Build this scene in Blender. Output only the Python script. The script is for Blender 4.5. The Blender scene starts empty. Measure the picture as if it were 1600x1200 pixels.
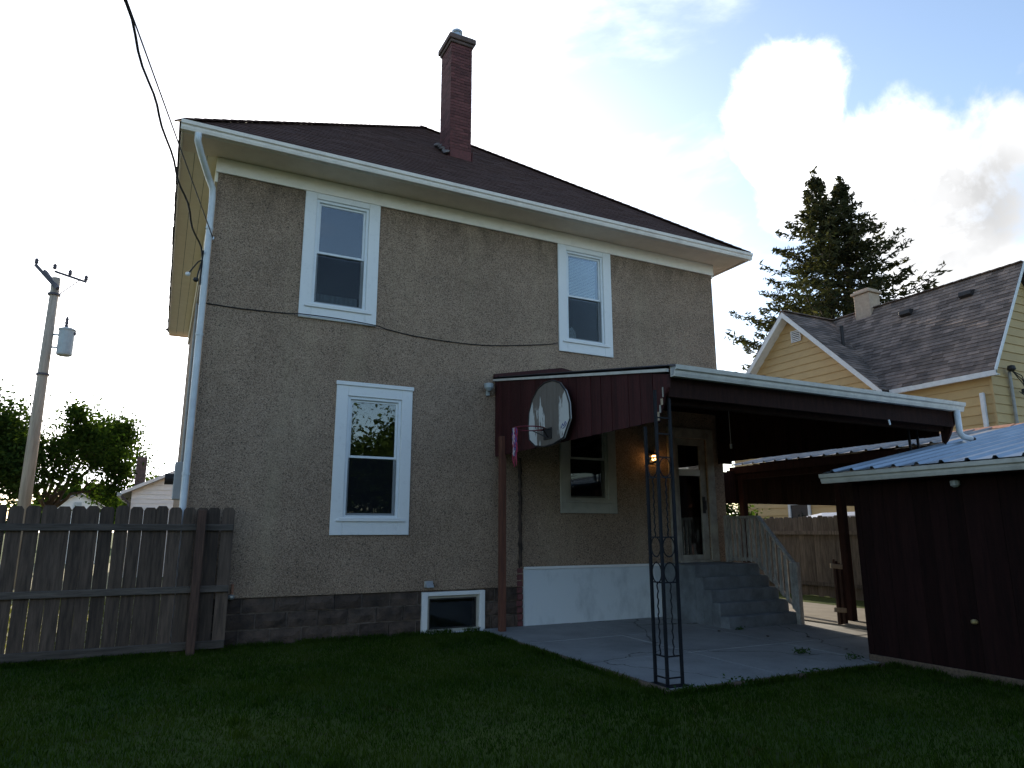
import bpy, math, random
import numpy as np
from mathutils import Vector, Matrix

S = bpy.context.scene
COL = S.collection
R = math.radians
random.seed(7)
RNG = np.random.default_rng(7)

# ------------------------------------------------------------------ camera, sky, sun, exposure
cam = bpy.data.cameras.new('camera')
cam.sensor_width = 36.0
cam.lens = 1082.2 / 1600 * 36
cam.clip_start = .05
cam.clip_end = 3000
cam_o = bpy.data.objects.new('camera', cam)
COL.objects.link(cam_o)
cam_o.location = (-.349, -10.568, 1.55)
cam_o.rotation_euler = (R(90) + .209, 0.001, -.466)
S.camera = cam_o
S.render.resolution_x, S.render.resolution_y = 1024, 768

SUN_EL, SUN_AZ = R(19), R(11)          # azimuth measured from +Y towards +X: behind the house
SUN_V = Vector((math.sin(SUN_AZ) * math.cos(SUN_EL), math.cos(SUN_AZ) * math.cos(SUN_EL), math.sin(SUN_EL)))
sl = bpy.data.lights.new('sun', 'SUN')
sl.energy = 3.4
sl.angle = R(.6)
sl.color = (1, .86, .66)
so = bpy.data.objects.new('sun', sl)
COL.objects.link(so)
so.location = (4, 30, 20)
so.rotation_euler = (-SUN_V).to_track_quat('-Z', 'Y').to_euler()

S.view_settings.view_transform = 'Standard'
S.view_settings.look = 'None'
S.view_settings.gamma = 1
S.view_settings.exposure = 1.15

W = bpy.data.worlds.new('World')
S.world = W
W.use_nodes = True
nt = W.node_tree
nt.nodes.clear()


def N(t, typ, **kw):
    n = t.nodes.new(typ)
    for k, v in kw.items():
        if k in n.inputs.keys() if isinstance(k, str) else False:
            n.inputs[k].default_value = v
        else:
            setattr(n, k, v)
    return n


def L(t, a, b):
    t.links.new(a, b)


def mth(t, op, a, b=None, clamp=False):
    n = t.nodes.new('ShaderNodeMath')
    n.operation = op
    n.use_clamp = clamp
    for i, v in enumerate((a, b)):
        if v is None:
            continue
        if isinstance(v, (int, float)):
            n.inputs[i].default_value = v
        else:
            L(t, v, n.inputs[i])
    return n.outputs[0]


out = nt.nodes.new('ShaderNodeOutputWorld')
bg = nt.nodes.new('ShaderNodeBackground')
sky = nt.nodes.new('ShaderNodeTexSky')
sky.sky_type = 'NISHITA'
sky.sun_disc = False
sky.sun_elevation = SUN_EL
sky.sun_rotation = SUN_AZ
sky.altitude = 200
sky.air_density = 1.0
sky.dust_density = 1.1
sky.ozone_density = 1.2
SKY_STRENGTH = .13
CLOUD_BASE, CLOUD_GLOW = .60, 2.6
tc = nt.nodes.new('ShaderNodeTexCoord')
# clouds: noise over the direction, projected on a flat cloud deck
sep = nt.nodes.new('ShaderNodeSeparateXYZ')
L(nt, tc.outputs['Generated'], sep.inputs[0])
zz = mth(nt, 'ADD', mth(nt, 'MAXIMUM', sep.outputs[2], 0.0), .22)
cmb = nt.nodes.new('ShaderNodeCombineXYZ')
L(nt, mth(nt, 'DIVIDE', sep.outputs[0], zz), cmb.inputs[0])
L(nt, mth(nt, 'DIVIDE', sep.outputs[1], zz), cmb.inputs[1])
L(nt, mth(nt, 'MULTIPLY', sep.outputs[2], 3.0), cmb.inputs[2])


def wdot(v):
    n = nt.nodes.new('ShaderNodeVectorMath')
    n.operation = 'DOT_PRODUCT'
    nn = nt.nodes.new('ShaderNodeVectorMath')
    nn.operation = 'NORMALIZE'
    L(nt, tc.outputs['Generated'], nn.inputs[0])
    L(nt, nn.outputs[0], n.inputs[0])
    n.inputs[1].default_value = Vector(v).normalized()
    return n.outputs['Value']


def wramp(v, lo, hi, a=0., b=1., smooth=False):
    n = nt.nodes.new('ShaderNodeMapRange')
    if smooth:
        n.interpolation_type = 'SMOOTHSTEP'
    for k_, x in zip((1, 2, 3, 4), (lo, hi, a, b)):
        n.inputs[k_].default_value = x
    L(nt, v, n.inputs[0])
    return n.outputs[0]


def wnoise(vec, scale, detail, rough, loc, dist=0.):
    m_ = nt.nodes.new('ShaderNodeMapping')
    m_.inputs['Location'].default_value = loc
    L(nt, vec, m_.inputs[0])
    n = nt.nodes.new('ShaderNodeTexNoise')
    for k_, x in (('Scale', scale), ('Detail', detail), ('Roughness', rough), ('Distortion', dist)):
        n.inputs[k_].default_value = x
    L(nt, m_.outputs[0], n.inputs['Vector'])
    return n.outputs[0]


ct = mth(nt, 'MAXIMUM', wdot(SUN_V), 0.0)                       # cosine of the angle to the sun
fwd = mth(nt, 'POWER', ct, 7.0)                                 # thin cloud glows towards the sun
# cumulus: a few heaps of cloud over the neighbour's roof, ragged by noise, and loose cloud elsewhere
heaps = [((.656, .532, .535), .065), ((.679, .553, .482), .06), ((.643, .569, .513), .05), ((.759, .473, .448), .07), ((.809, .433, .399), .085),
         ((.82, .386, .423), .05), ((.82, .463, .336), .09), ((.779, .494, .386), .075), ((.70, .56, .43), .06)]
cov = None
for v, r_ in heaps:
    h_ = wramp(wdot(v), math.cos(r_ * 1.35), math.cos(r_ * .35))
    cov = h_ if cov is None else mth(nt, 'MAXIMUM', cov, h_)
edge = wnoise(tc.outputs['Generated'], 14.0, 9, .62, (1.3, .4, 0), .3)
heap = wramp(mth(nt, 'ADD', cov, mth(nt, 'MULTIPLY', mth(nt, 'SUBTRACT', edge, .5), 1.7)), .22, 1.0, 0, 1, True)
loose = wnoise(cmb.outputs[0], 1.1, 8, .58, (1.35, .4, 0), .25)
loose = wramp(mth(nt, 'ADD', loose, mth(nt, 'MULTIPLY', mth(nt, 'POWER', ct, 3.0), .35)), .60, .86, 0, 1, True)
mask = mth(nt, 'MAXIMUM', heap, loose, True)
shade = wramp(wnoise(tc.outputs['Generated'], 5.0, 5, .55, (4.4, 2.1, .5), .2), .40, .62, .74, 1.0, True)
under = mth(nt, 'MULTIPLY', wramp(wdot((.803, .4586, .380)), math.cos(.125), math.cos(.02), 0, 1, True), wramp(edge, .22, .5))
shade = mth(nt, 'MULTIPLY', shade, mth(nt, 'SUBTRACT', 1.0, mth(nt, 'MULTIPLY', under, .42)))   # thick heart of the heap, grey underneath
rad = mth(nt, 'MULTIPLY', shade, mth(nt, 'ADD', mth(nt, 'MULTIPLY', fwd, CLOUD_GLOW), CLOUD_BASE))
ccol = nt.nodes.new('ShaderNodeVectorMath')
ccol.operation = 'SCALE'
ccol.inputs[0].default_value = (.985, .99, 1.0)
L(nt, rad, ccol.inputs['Scale'])
skm = nt.nodes.new('ShaderNodeVectorMath')
skm.operation = 'SCALE'
L(nt, sky.outputs[0], skm.inputs[0])
skm.inputs['Scale'].default_value = SKY_STRENGTH
cl = nt.nodes.new('ShaderNodeMix')
cl.data_type = 'RGBA'
L(nt, mask, cl.inputs[0])
L(nt, skm.outputs[0], cl.inputs[6])
L(nt, ccol.outputs[0], cl.inputs[7])
L(nt, cl.outputs[2], bg.inputs[0])
bg.inputs[1].default_value = 1.0
L(nt, bg.outputs[0], out.inputs[0])


# ------------------------------------------------------------------ materials
def mat(name, c, c2=None, rough=.85, scale=6., stretch=(1, 1, 1), bump=0., bscale=80., bstretch=None, metal=0.,
        spec=.4, rnd=0., island=0., lo=.35, hi=.65, detail=6, bdist=.02):
    m = bpy.data.materials.new(name)
    m.use_nodes = True
    t = m.node_tree
    b = t.nodes['Principled BSDF']
    if c2 is None:
        c2 = tuple(v * .72 for v in c)
    co = t.nodes.new('ShaderNodeTexCoord').outputs['Object']
    mpn = t.nodes.new('ShaderNodeMapping')
    mpn.inputs['Scale'].default_value = stretch
    L(t, co, mpn.inputs[0])
    oi = t.nodes.new('ShaderNodeObjectInfo')
    off = t.nodes.new('ShaderNodeVectorMath')
    off.operation = 'MULTIPLY_ADD'
    L(t, oi.outputs['Random'], off.inputs[0])
    off.inputs[1].default_value = (17.3, 9.1, 5.7)
    L(t, mpn.outputs[0], off.inputs[2])
    n = t.nodes.new('ShaderNodeTexNoise')
    n.inputs['Scale'].default_value = scale
    n.inputs['Detail'].default_value = detail
    n.inputs['Roughness'].default_value = .65
    L(t, off.outputs[0] if rnd else mpn.outputs[0], n.inputs['Vector'])
    r = t.nodes.new('ShaderNodeValToRGB')
    r.color_ramp.elements[0].position = lo
    r.color_ramp.elements[1].position = hi
    r.color_ramp.elements[0].color = (*c2, 1)
    r.color_ramp.elements[1].color = (*c, 1)
    L(t, n.outputs[0], r.inputs[0])
    colour = r.outputs[0]
    for amt, sock in ((rnd, oi.outputs['Random']), (island, None)):
        if not amt:
            continue
        if sock is None:
            sock = t.nodes.new('ShaderNodeNewGeometry').outputs['Random Per Island']
        h = t.nodes.new('ShaderNodeHueSaturation')
        L(t, mth(t, 'ADD', mth(t, 'MULTIPLY', sock, 2 * amt), 1 - amt), h.inputs['Value'])
        L(t, colour, h.inputs['Color'])
        colour = h.outputs[0]
    L(t, colour, b.inputs['Base Color'])
    b.inputs['Roughness'].default_value = rough
    b.inputs['Metallic'].default_value = metal
    b.inputs['Specular IOR Level'].default_value = spec
    if bump:
        mb = t.nodes.new('ShaderNodeMapping')
        mb.inputs['Scale'].default_value = bstretch or stretch
        L(t, co, mb.inputs[0])
        nb = t.nodes.new('ShaderNodeTexNoise')
        nb.inputs['Scale'].default_value = bscale
        nb.inputs['Detail'].default_value = 4
        L(t, mb.outputs[0], nb.inputs['Vector'])
        bp = t.nodes.new('ShaderNodeBump')
        bp.inputs['Strength'].default_value = bump
        bp.inputs['Distance'].default_value = bdist
        L(t, nb.outputs[0], bp.inputs['Height'])
        L(t, bp.outputs[0], b.inputs['Normal'])
    m['base'] = 1
    return m


def mixcol(t, fac, a, b, mode='MIX'):
    n = t.nodes.new('ShaderNodeMix')
    n.data_type = 'RGBA'
    n.blend_type = mode
    for i, v in ((0, fac), (6, a), (7, b)):
        if isinstance(v, (int, float)):
            n.inputs[i].default_value = v
        elif isinstance(v, tuple):
            n.inputs[i].default_value = (*v, 1)
        else:
            L(t, v, n.inputs[i])
    return n.outputs[2]


def noise(t, vec, scale, detail=5, rough=.6, stretch=None):
    if stretch:
        m = t.nodes.new('ShaderNodeMapping')
        m.inputs['Scale'].default_value = stretch
        L(t, vec, m.inputs[0])
        vec = m.outputs[0]
    n = t.nodes.new('ShaderNodeTexNoise')
    n.inputs['Scale'].default_value = scale
    n.inputs['Detail'].default_value = detail
    n.inputs['Roughness'].default_value = rough
    L(t, vec, n.inputs['Vector'])
    return n.outputs[0]


def ramp(t, v, lo, hi, a=0., b=1.):
    n = t.nodes.new('ShaderNodeMapRange')
    n.inputs[1].default_value = lo
    n.inputs[2].default_value = hi
    n.inputs[3].default_value = a
    n.inputs[4].default_value = b
    L(t, v, n.inputs[0])
    return n.outputs[0]


def stucco_mat():
    m = bpy.data.materials.new('pebble_dash')
    m.use_nodes = True
    t = m.node_tree
    b = t.nodes['Principled BSDF']
    co = t.nodes.new('ShaderNodeTexCoord').outputs['Object']
    sp = t.nodes.new('ShaderNodeSeparateXYZ')
    L(t, co, sp.inputs[0])
    v = t.nodes.new('ShaderNodeTexVoronoi')
    v.inputs['Scale'].default_value = 95
    v.inputs['Randomness'].default_value = 1
    L(t, co, v.inputs['Vector'])
    hsv = t.nodes.new('ShaderNodeSeparateColor')
    L(t, v.outputs['Color'], hsv.inputs[0])
    peb = mixcol(t, hsv.outputs[0], (.285, .187, .126), (.585, .42, .305))
    dark = ramp(t, hsv.outputs[1], .88, .99)
    peb = mixcol(t, dark, peb, (.06, .05, .042))
    gap = ramp(t, v.outputs['Distance'], .45, .8)
    peb = mixcol(t, mth(t, 'MULTIPLY', gap, .45), peb, (.12, .10, .08))
    big = ramp(t, noise(t, co, .8, 5), .3, .7, .80, 1.10)
    med = mth(t, 'MULTIPLY', ramp(t, noise(t, co, 5, 4), .3, .7, .90, 1.08), ramp(t, noise(t, co, 50, 3), .3, .7, .78, 1.22))
    mul = mth(t, 'MULTIPLY', big, med)
    # old grime: a ragged stained band right under the frieze, rain streaks
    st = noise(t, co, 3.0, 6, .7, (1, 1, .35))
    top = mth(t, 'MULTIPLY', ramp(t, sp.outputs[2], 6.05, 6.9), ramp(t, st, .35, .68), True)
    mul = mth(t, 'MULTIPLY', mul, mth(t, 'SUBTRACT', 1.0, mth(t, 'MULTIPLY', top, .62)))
    streak = ramp(t, noise(t, co, 1.5, 6, .7, (1, 1, .10)), .52, .70)
    peb = mixcol(t, mth(t, 'MULTIPLY', streak, .34), peb, (.50, .39, .26))
    foot_tone = mth(t, 'MULTIPLY', ramp(t, sp.outputs[2], 1.5, .6), ramp(t, noise(t, co, 2.5, 5), .4, .6))  # patchy darker tone towards the wall foot
    mul = mth(t, 'MULTIPLY', mul, mth(t, 'SUBTRACT', 1.0, mth(t, 'MULTIPLY', foot_tone, .22)))
    spots = ramp(t, noise(t, co, 13, 2), .74, .76)
    peb = mixcol(t, mth(t, 'MULTIPLY', spots, .5), peb, (.09, .075, .06))
    hs = t.nodes.new('ShaderNodeHueSaturation')
    L(t, peb, hs.inputs['Color'])
    L(t, mul, hs.inputs['Value'])
    L(t, hs.outputs[0], b.inputs['Base Color'])
    b.inputs['Roughness'].default_value = .92
    b.inputs['Specular IOR Level'].default_value = .25
    hgt = mth(t, 'ADD', mth(t, 'MULTIPLY', v.outputs['Distance'], -1.0), mth(t, 'MULTIPLY', noise(t, co, 18, 4), 1.2))
    bp = t.nodes.new('ShaderNodeBump')
    bp.inputs['Strength'].default_value = .9
    bp.inputs['Distance'].default_value = .012
    L(t, hgt, bp.inputs['Height'])
    L(t, bp.outputs[0], b.inputs['Normal'])
    return m


def glass_mat(name, gain=1.7, tint=(.96, .98, 1)):
    m = bpy.data.materials.new(name)
    m.use_nodes = True
    t = m.node_tree
    t.nodes.clear()
    o = t.nodes.new('ShaderNodeOutputMaterial')
    mx = t.nodes.new('ShaderNodeMixShader')
    tr = t.nodes.new('ShaderNodeBsdfTransparent')
    tr.inputs[0].default_value = (.82, .86, .86, 1)
    gl = t.nodes.new('ShaderNodeBsdfGlossy')
    gl.inputs['Roughness'].default_value = .012
    gl.inputs[0].default_value = (*tint, 1)
    fr = t.nodes.new('ShaderNodeFresnel')
    fr.inputs[0].default_value = 1.52
    co = t.nodes.new('ShaderNodeTexCoord').outputs['Object']
    bp = t.nodes.new('ShaderNodeBump')
    bp.inputs['Strength'].default_value = .05
    bp.inputs['Distance'].default_value = .02
    L(t, noise(t, co, 2.0, 2), bp.inputs['Height'])
    L(t, bp.outputs[0], gl.inputs['Normal'])
    L(t, mth(t, 'MULTIPLY', fr.outputs[0], gain, True), mx.inputs[0])
    L(t, tr.outputs[0], mx.inputs[1])
    L(t, gl.outputs[0], mx.inputs[2])
    L(t, mx.outputs[0], o.inputs[0])
    return m


def screen_mat():
    m = bpy.data.materials.new('insect_screen')
    m.use_nodes = True
    t = m.node_tree
    t.nodes.clear()
    o = t.nodes.new('ShaderNodeOutputMaterial')
    mx = t.nodes.new('ShaderNodeMixShader')
    tr = t.nodes.new('ShaderNodeBsdfTransparent')
    df = t.nodes.new('ShaderNodeBsdfDiffuse')
    df.inputs[0].default_value = (.018, .02, .024, 1)
    mx.inputs[0].default_value = .28
    L(t, tr.outputs[0], mx.inputs[1])
    L(t, df.outputs[0], mx.inputs[2])
    L(t, mx.outputs[0], o.inputs[0])
    return m


def leaf_mat(name, c, c2, trans=.35, dry=None):
    m = bpy.data.materials.new(name)
    m.use_nodes = True
    t = m.node_tree
    t.nodes.clear()
    o = t.nodes.new('ShaderNodeOutputMaterial')
    g = t.nodes.new('ShaderNodeNewGeometry')
    colr = mixcol(t, g.outputs['Random Per Island'], c, c2)
    if dry:
        co = t.nodes.new('ShaderNodeTexCoord').outputs['Object']
        colr = mixcol(t, ramp(t, noise(t, co, .9, 5, .6), .42, .66, 0, .75), colr, dry[0])
        colr = mixcol(t, mth(t, 'MULTIPLY', ramp(t, noise(t, co, 2.6, 5, .65), .60, .70), ramp(t, g.outputs['Random Per Island'], .3, .8)), colr, dry[1])
    d = t.nodes.new('ShaderNodeBsdfDiffuse')
    tl = t.nodes.new('ShaderNodeBsdfTranslucent')
    L(t, colr, d.inputs[0])
    tcol = mixcol(t, 1.0, colr, (1.5, 1.6, .6), 'MULTIPLY')
    L(t, tcol, tl.inputs[0])
    mx = t.nodes.new('ShaderNodeMixShader')
    mx.inputs[0].default_value = trans
    L(t, d.outputs[0], mx.inputs[1])
    L(t, tl.outputs[0], mx.inputs[2])
    L(t, mx.outputs[0], o.inputs[0])
    return m


def emit_mat(name, c, s):
    m = bpy.data.materials.new(name)
    m.use_nodes = True
    b = m.node_tree.nodes['Principled BSDF']
    b.inputs['Base Color'].default_value = (*c, 1)
    b.inputs['Emission Color'].default_value = (*c, 1)
    b.inputs['Emission Strength'].default_value = s
    return m


MT = {}
MT['stucco'] = stucco_mat()
MT['white'] = mat('white_trim_paint', (.80, .79, .78), (.70, .69, .68), .5, 14, bump=.12, bscale=60, lo=.2, hi=.45)
MT['vinyl'] = mat('white_vinyl', (.78, .80, .82), (.70, .72, .74), .35, 5)
MT['cream'] = mat('cream_soffit_lit', (.88, .80, .68), (.82, .74, .62), .6, 5, bump=.1, bscale=30)  # cream paint of the left eave, lightened: ground bounce put into the colour
MT['frieze'] = mat('frieze_paint', (.92, .85, .79), (.84, .77, .71), .6, 6, bump=.1, bscale=30, lo=.25, hi=.5)
MT['soffit'] = mat('soffit_paint', (.86, .72, .60), (.76, .63, .52), .6, 3, bump=.1, bscale=30)
MT['gutter'] = mat('gutter_metal', (.84, .76, .69), (.70, .62, .56), .42, 4, stretch=(1, 1, 1), lo=.3, hi=.55)
MT['gutter2'] = mat('dull_gutter_metal', (.62, .60, .55), (.46, .44, .40), .42, 4, lo=.3, hi=.55)
MT['pipe'] = mat('downspout_metal', (.72, .75, .77), (.58, .60, .62), .4, 4)
MT['roof'] = mat('brown_shingle', (.098, .054, .046), (.062, .036, .032), .9, 30, spec=.15, bump=.5, bscale=300, island=.10, bdist=.004)
MT['roofbase'] = mat('roof_felt', (.045, .036, .034), None, .95, 10)
MT['nroof'] = mat('grey_brown_shingle', (.235, .172, .140), (.125, .096, .084), .9, 2.2, bump=.4, bscale=200, island=.38, bdist=.006)
MT['brick'] = mat('red_brick', (.15, .050, .048), (.09, .034, .035), .85, 24, bump=.4, bscale=120, island=.28, bdist=.006)
MT['mortar'] = mat('mortar', (.20, .13, .115), None, .95, 20, bump=.3)
MT['capstone'] = mat('chimney_cap_stone', (.17, .11, .10), (.09, .065, .06), .9, 12, bump=.4)
MT['tin'] = mat('galvanised_tin', (.55, .58, .60), (.40, .42, .44), .35, 10, metal=.6)
MT['flash'] = mat('roof_flashing_tar', (.20, .17, .165), (.10, .085, .085), .75, 14, bump=.5, bscale=30)
MT['block'] = mat('stained_concrete_block', (.115, .078, .060), (.040, .029, .024), .95, 5, bump=.8, bscale=45, rnd=.28, bdist=.02)
MT['blockmortar'] = mat('block_mortar', (.22, .17, .14), (.07, .058, .05), .95, 7, bump=.5)
MT['maroon'] = mat('maroon_stained_plank', (.066, .017, .017), (.036, .011, .012), .62, 5, (6, 6, .5), .35, 30, (12, 12, .6), rnd=.22, spec=.2)
MT['darkwood'] = mat('dark_brown_wood', (.040, .017, .013), (.022, .010, .009), .8, 5, (5, 5, .6), .3, 30, (12, 12, .6), rnd=.25, spec=.12)
MT['garage'] = mat('dark_brown_siding', (.024, .0095, .0085), (.014, .0065, .0062), .9, 4, (5, 5, .5), .3, 30, (12, 12, .6), rnd=.25, spec=.12)
MT['redwood'] = mat('red_brown_post', (.17, .062, .036), (.09, .034, .023), .75, 5, (8, 8, .6), .35, 30, (12, 12, .6))
MT['fence'] = mat('weathered_cedar', (.125, .086, .064), (.056, .039, .030), .9, 4, (7, 7, .7), .5, 26, (14, 14, .7), rnd=.32, bdist=.01)
MT['fencerail'] = mat('weathered_rail', (.13, .105, .088), (.065, .052, .043), .9, 4, (.7, 7, 7), .5, 26, (.7, 14, 14), rnd=.2, bdist=.01)
MT['fencepost'] = mat('brown_fence_post', (.12, .066, .047), (.055, .031, .024), .88, 5, (8, 8, .6), .4, 30, (12, 12, .6))
MT['fence2'] = mat('old_grey_board', (.165, .15, .13), (.075, .068, .06), .9, 4, (7, 7, .7), .5, 26, (14, 14, .7), rnd=.28, bdist=.01)
MT['iron'] = mat('black_wrought_iron', (.014, .016, .022), (.009, .010, .013), .6, 12, spec=.2, bump=.2, bscale=90, bdist=.004)
MT['concrete'] = None
MT['stepconc'] = mat('grey_painted_concrete', (.185, .205, .225), (.11, .12, .13), .85, 3.5, bump=.4, bscale=40, bdist=.01)
MT['path'] = mat('path_concrete', (.20, .185, .165), (.14, .13, .115), .95, 2, bump=.3, bscale=60, bdist=.006)
MT['edging'] = mat('timber_edging', (.17, .12, .08), (.085, .06, .045), .9, 5, (.6, 8, 8), .4, 30)
MT['skirt'] = mat('pale_skirting_paint', (.66, .70, .73), (.46, .50, .53), .6, 2.2, (1, 1, .5), .2, 20, lo=.3, hi=.5)
MT['railpaint'] = mat('flaking_white_rail_paint', (.40, .39, .37), (.20, .19, .18), .8, 9, (3, 3, 1), .3, 30, rnd=.12)
MT['doortrim'] = mat('door_trim_paint', (.44, .40, .34), (.26, .23, .20), .65, 4, bump=.15)
MT['porchtrim'] = mat('porch_shade_trim_paint', (.46, .43, .37), (.36, .34, .29), .6, 4, bump=.15)  # greyer than the white trim: shade under the cover put into the colour
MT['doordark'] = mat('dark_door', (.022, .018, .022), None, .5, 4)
MT['glass'] = glass_mat('window_glass', 1.7)
MT['glassdim'] = glass_mat('screened_glass', 1.15)
MT['screen'] = screen_mat()
MT['blind'] = mat('white_blind', (.72, .76, .80), (.62, .66, .7), .6, 5)
MT['curtain'] = mat('pale_curtain', (.5, .52, .55), (.35, .37, .4), .8, 6, (4, 1, .6))
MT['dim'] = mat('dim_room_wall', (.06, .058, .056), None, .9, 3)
MT['rubber'] = mat('black_cable', (.018, .018, .022), None, .6, 10)
MT['cable2'] = mat('grey_brown_cable', (.055, .05, .048), None, .6, 10)
MT['sheet'] = mat('galvanised_roof_sheet', (.40, .47, .54), (.30, .37, .44), .33, 1.6, metal=.75, spec=.5, rnd=.08, bump=.05, bscale=4)
MT['sheetrust'] = mat('weathered_roof_sheet', (.36, .36, .36), (.24, .22, .21), .5, 3, metal=.4, rnd=.1)
MT['rust'] = mat('rusty_ridge_cap', (.42, .20, .12), (.25, .11, .07), .75, 9)
MT['darksheet'] = mat('dark_roof_sheet', (.05, .05, .055), None, .5, 4, metal=.3)
MT['yellow'] = mat('yellow_siding', (.50, .345, .155), (.45, .305, .135), .6, 2, (1, 1, 1), .08, 30, rnd=.05)
MT['ntrim'] = mat('white_rake_board', (.74, .74, .74), (.62, .62, .62), .6, 6)
MT['tan'] = mat('tan_chimney_stucco', (.48, .36, .27), (.38, .28, .21), .9, 10, bump=.3)
MT['blackmetal'] = mat('dark_metal', (.03, .026, .026), None, .6, 8)
MT['conduit'] = mat('grey_conduit', (.38, .37, .35), None, .5, 8)
MT['polewood'] = mat('grey_utility_pole_wood', (.52, .42, .33), (.34, .27, .21), .9, 3, (6, 6, .4), .4, 24, (10, 10, .5))
MT['polegrey'] = mat('grey_transformer_enamel', (.46, .50, .52), (.36, .39, .41), .45, 4)
MT['polemetal'] = mat('weathered_dark_metal', (.10, .09, .11), None, .6, 8)
MT['farwhite'] = mat('white_clapboard', (.80, .80, .80), (.72, .72, .73), .7, 4, rnd=.04)
MT['farroof'] = mat('far_grey_roof', (.22, .21, .21), None, .9, 6)
MT['bark'] = mat('bark', (.12, .085, .06), (.055, .04, .03), .95, 5, (5, 5, .7), .6, 20)
MT['spruce'] = leaf_mat('spruce_needles', (.024, .030, .018), (.078, .072, .038), .2)
MT['leaf'] = leaf_mat('tree_leaves', (.018, .038, .009), (.060, .090, .020), .42)
MT['leafdark'] = leaf_mat('dark_tree_leaves', (.020, .040, .012), (.055, .085, .022), .3)
MT['grass'] = leaf_mat('lawn_blades', (.012, .032, .004), (.050, .095, .012), .3, ((.060, .088, .014), (.085, .072, .032)))
MT['bouncegrass'] = leaf_mat('pale_bounce_grass', (.10, .11, .03), (.17, .16, .06), .35)  # paler than the lawn so the side yard bounces warm light
MT['yard'] = mat('yard_bounce_ground', (.27, .24, .13), (.20, .18, .09), .95, 3, bump=.5, bscale=30)  # pale beige chosen to throw light up at the left soffit
MT['weed'] = leaf_mat('weed_leaves', (.03, .06, .02), (.06, .1, .04), .25)
MT['deadleaf'] = mat('dead_leaf', (.07, .045, .03), (.04, .028, .02), .9, 8)
MT['carpaint'] = mat('white_car_paint', (.74, .77, .82), (.72, .75, .8), .15, 2, spec=.6)
MT['carglass'] = mat('dark_car_glass', (.012, .016, .022), None, .05, 2, spec=.7)
MT['tyre'] = mat('tyre_rubber', (.02, .02, .02), None, .85, 10)
MT['chrome'] = mat('bright_metal', (.6, .6, .62), None, .25, 5, metal=.9)
MT['red'] = mat('red_rim_paint', (.20, .018, .03), (.08, .012, .018), .5, 10)
MT['nred'] = mat('red_net_cord', (.45, .05, .10), (.3, .03, .07), .8, 12)
MT['nwhite'] = mat('white_net_cord', (.62, .60, .64), None, .8, 12)
MT['nblue'] = mat('blue_net_cord', (.06, .08, .30), None, .8, 12)
MT['raw'] = mat('raw_pine', (.50, .39, .27), (.38, .29, .2), .8, 5, (8, 1, 1), .2, 30)
MT['brass'] = mat('brass_knob', (.7, .55, .28), None, .3, 5, metal=.7)
MT['lampmetal'] = mat('dark_lamp_metal', (.03, .025, .022), None, .5, 8)


def ground_mat():
    m = bpy.data.materials.new('lawn_soil')
    m.use_nodes = True
    t = m.node_tree
    b = t.nodes['Principled BSDF']
    co = t.nodes.new('ShaderNodeTexCoord').outputs['Object']
    c = mixcol(t, ramp(t, noise(t, co, .5, 6), .35, .65), (.035, .060, .014), (.075, .095, .022))
    c = mixcol(t, ramp(t, noise(t, co, 9, 5), .55, .75), c, (.05, .042, .022))
    L(t, c, b.inputs['Base Color'])
    b.inputs['Roughness'].default_value = 1
    b.inputs['Specular IOR Level'].default_value = .1
    bp = t.nodes.new('ShaderNodeBump')
    bp.inputs['Strength'].default_value = .7
    bp.inputs['Distance'].default_value = .03
    L(t, noise(t, co, 30, 5), bp.inputs['Height'])
    L(t, bp.outputs[0], b.inputs['Normal'])
    return m


def board_mat():
    m = bpy.data.materials.new('peeling_backboard')
    m.use_nodes = True
    t = m.node_tree
    b = t.nodes['Principled BSDF']
    co = t.nodes.new('ShaderNodeTexCoord').outputs['Object']
    wood = mixcol(t, noise(t, co, 6, 6, .7, (4, 4, .5)), (.075, .06, .054), (.26, .22, .185))
    sp = t.nodes.new('ShaderNodeSeparateXYZ')
    L(t, co, sp.inputs[0])
    edge = ramp(t, mth(t, 'ABSOLUTE', sp.outputs[1]), .15, .6, -.16, .16)
    n = mth(t, 'ADD', noise(t, co, 3.2, 5, .6, (1, 2.2, .45)), edge)
    low = ramp(t, sp.outputs[2], .55, .85, 0, -.22)
    n = mth(t, 'ADD', n, low)
    c = mixcol(t, ramp(t, n, .43, .46), wood, (.58, .575, .56))
    L(t, c, b.inputs['Base Color'])
    b.inputs['Roughness'].default_value = .8
    return m


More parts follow.
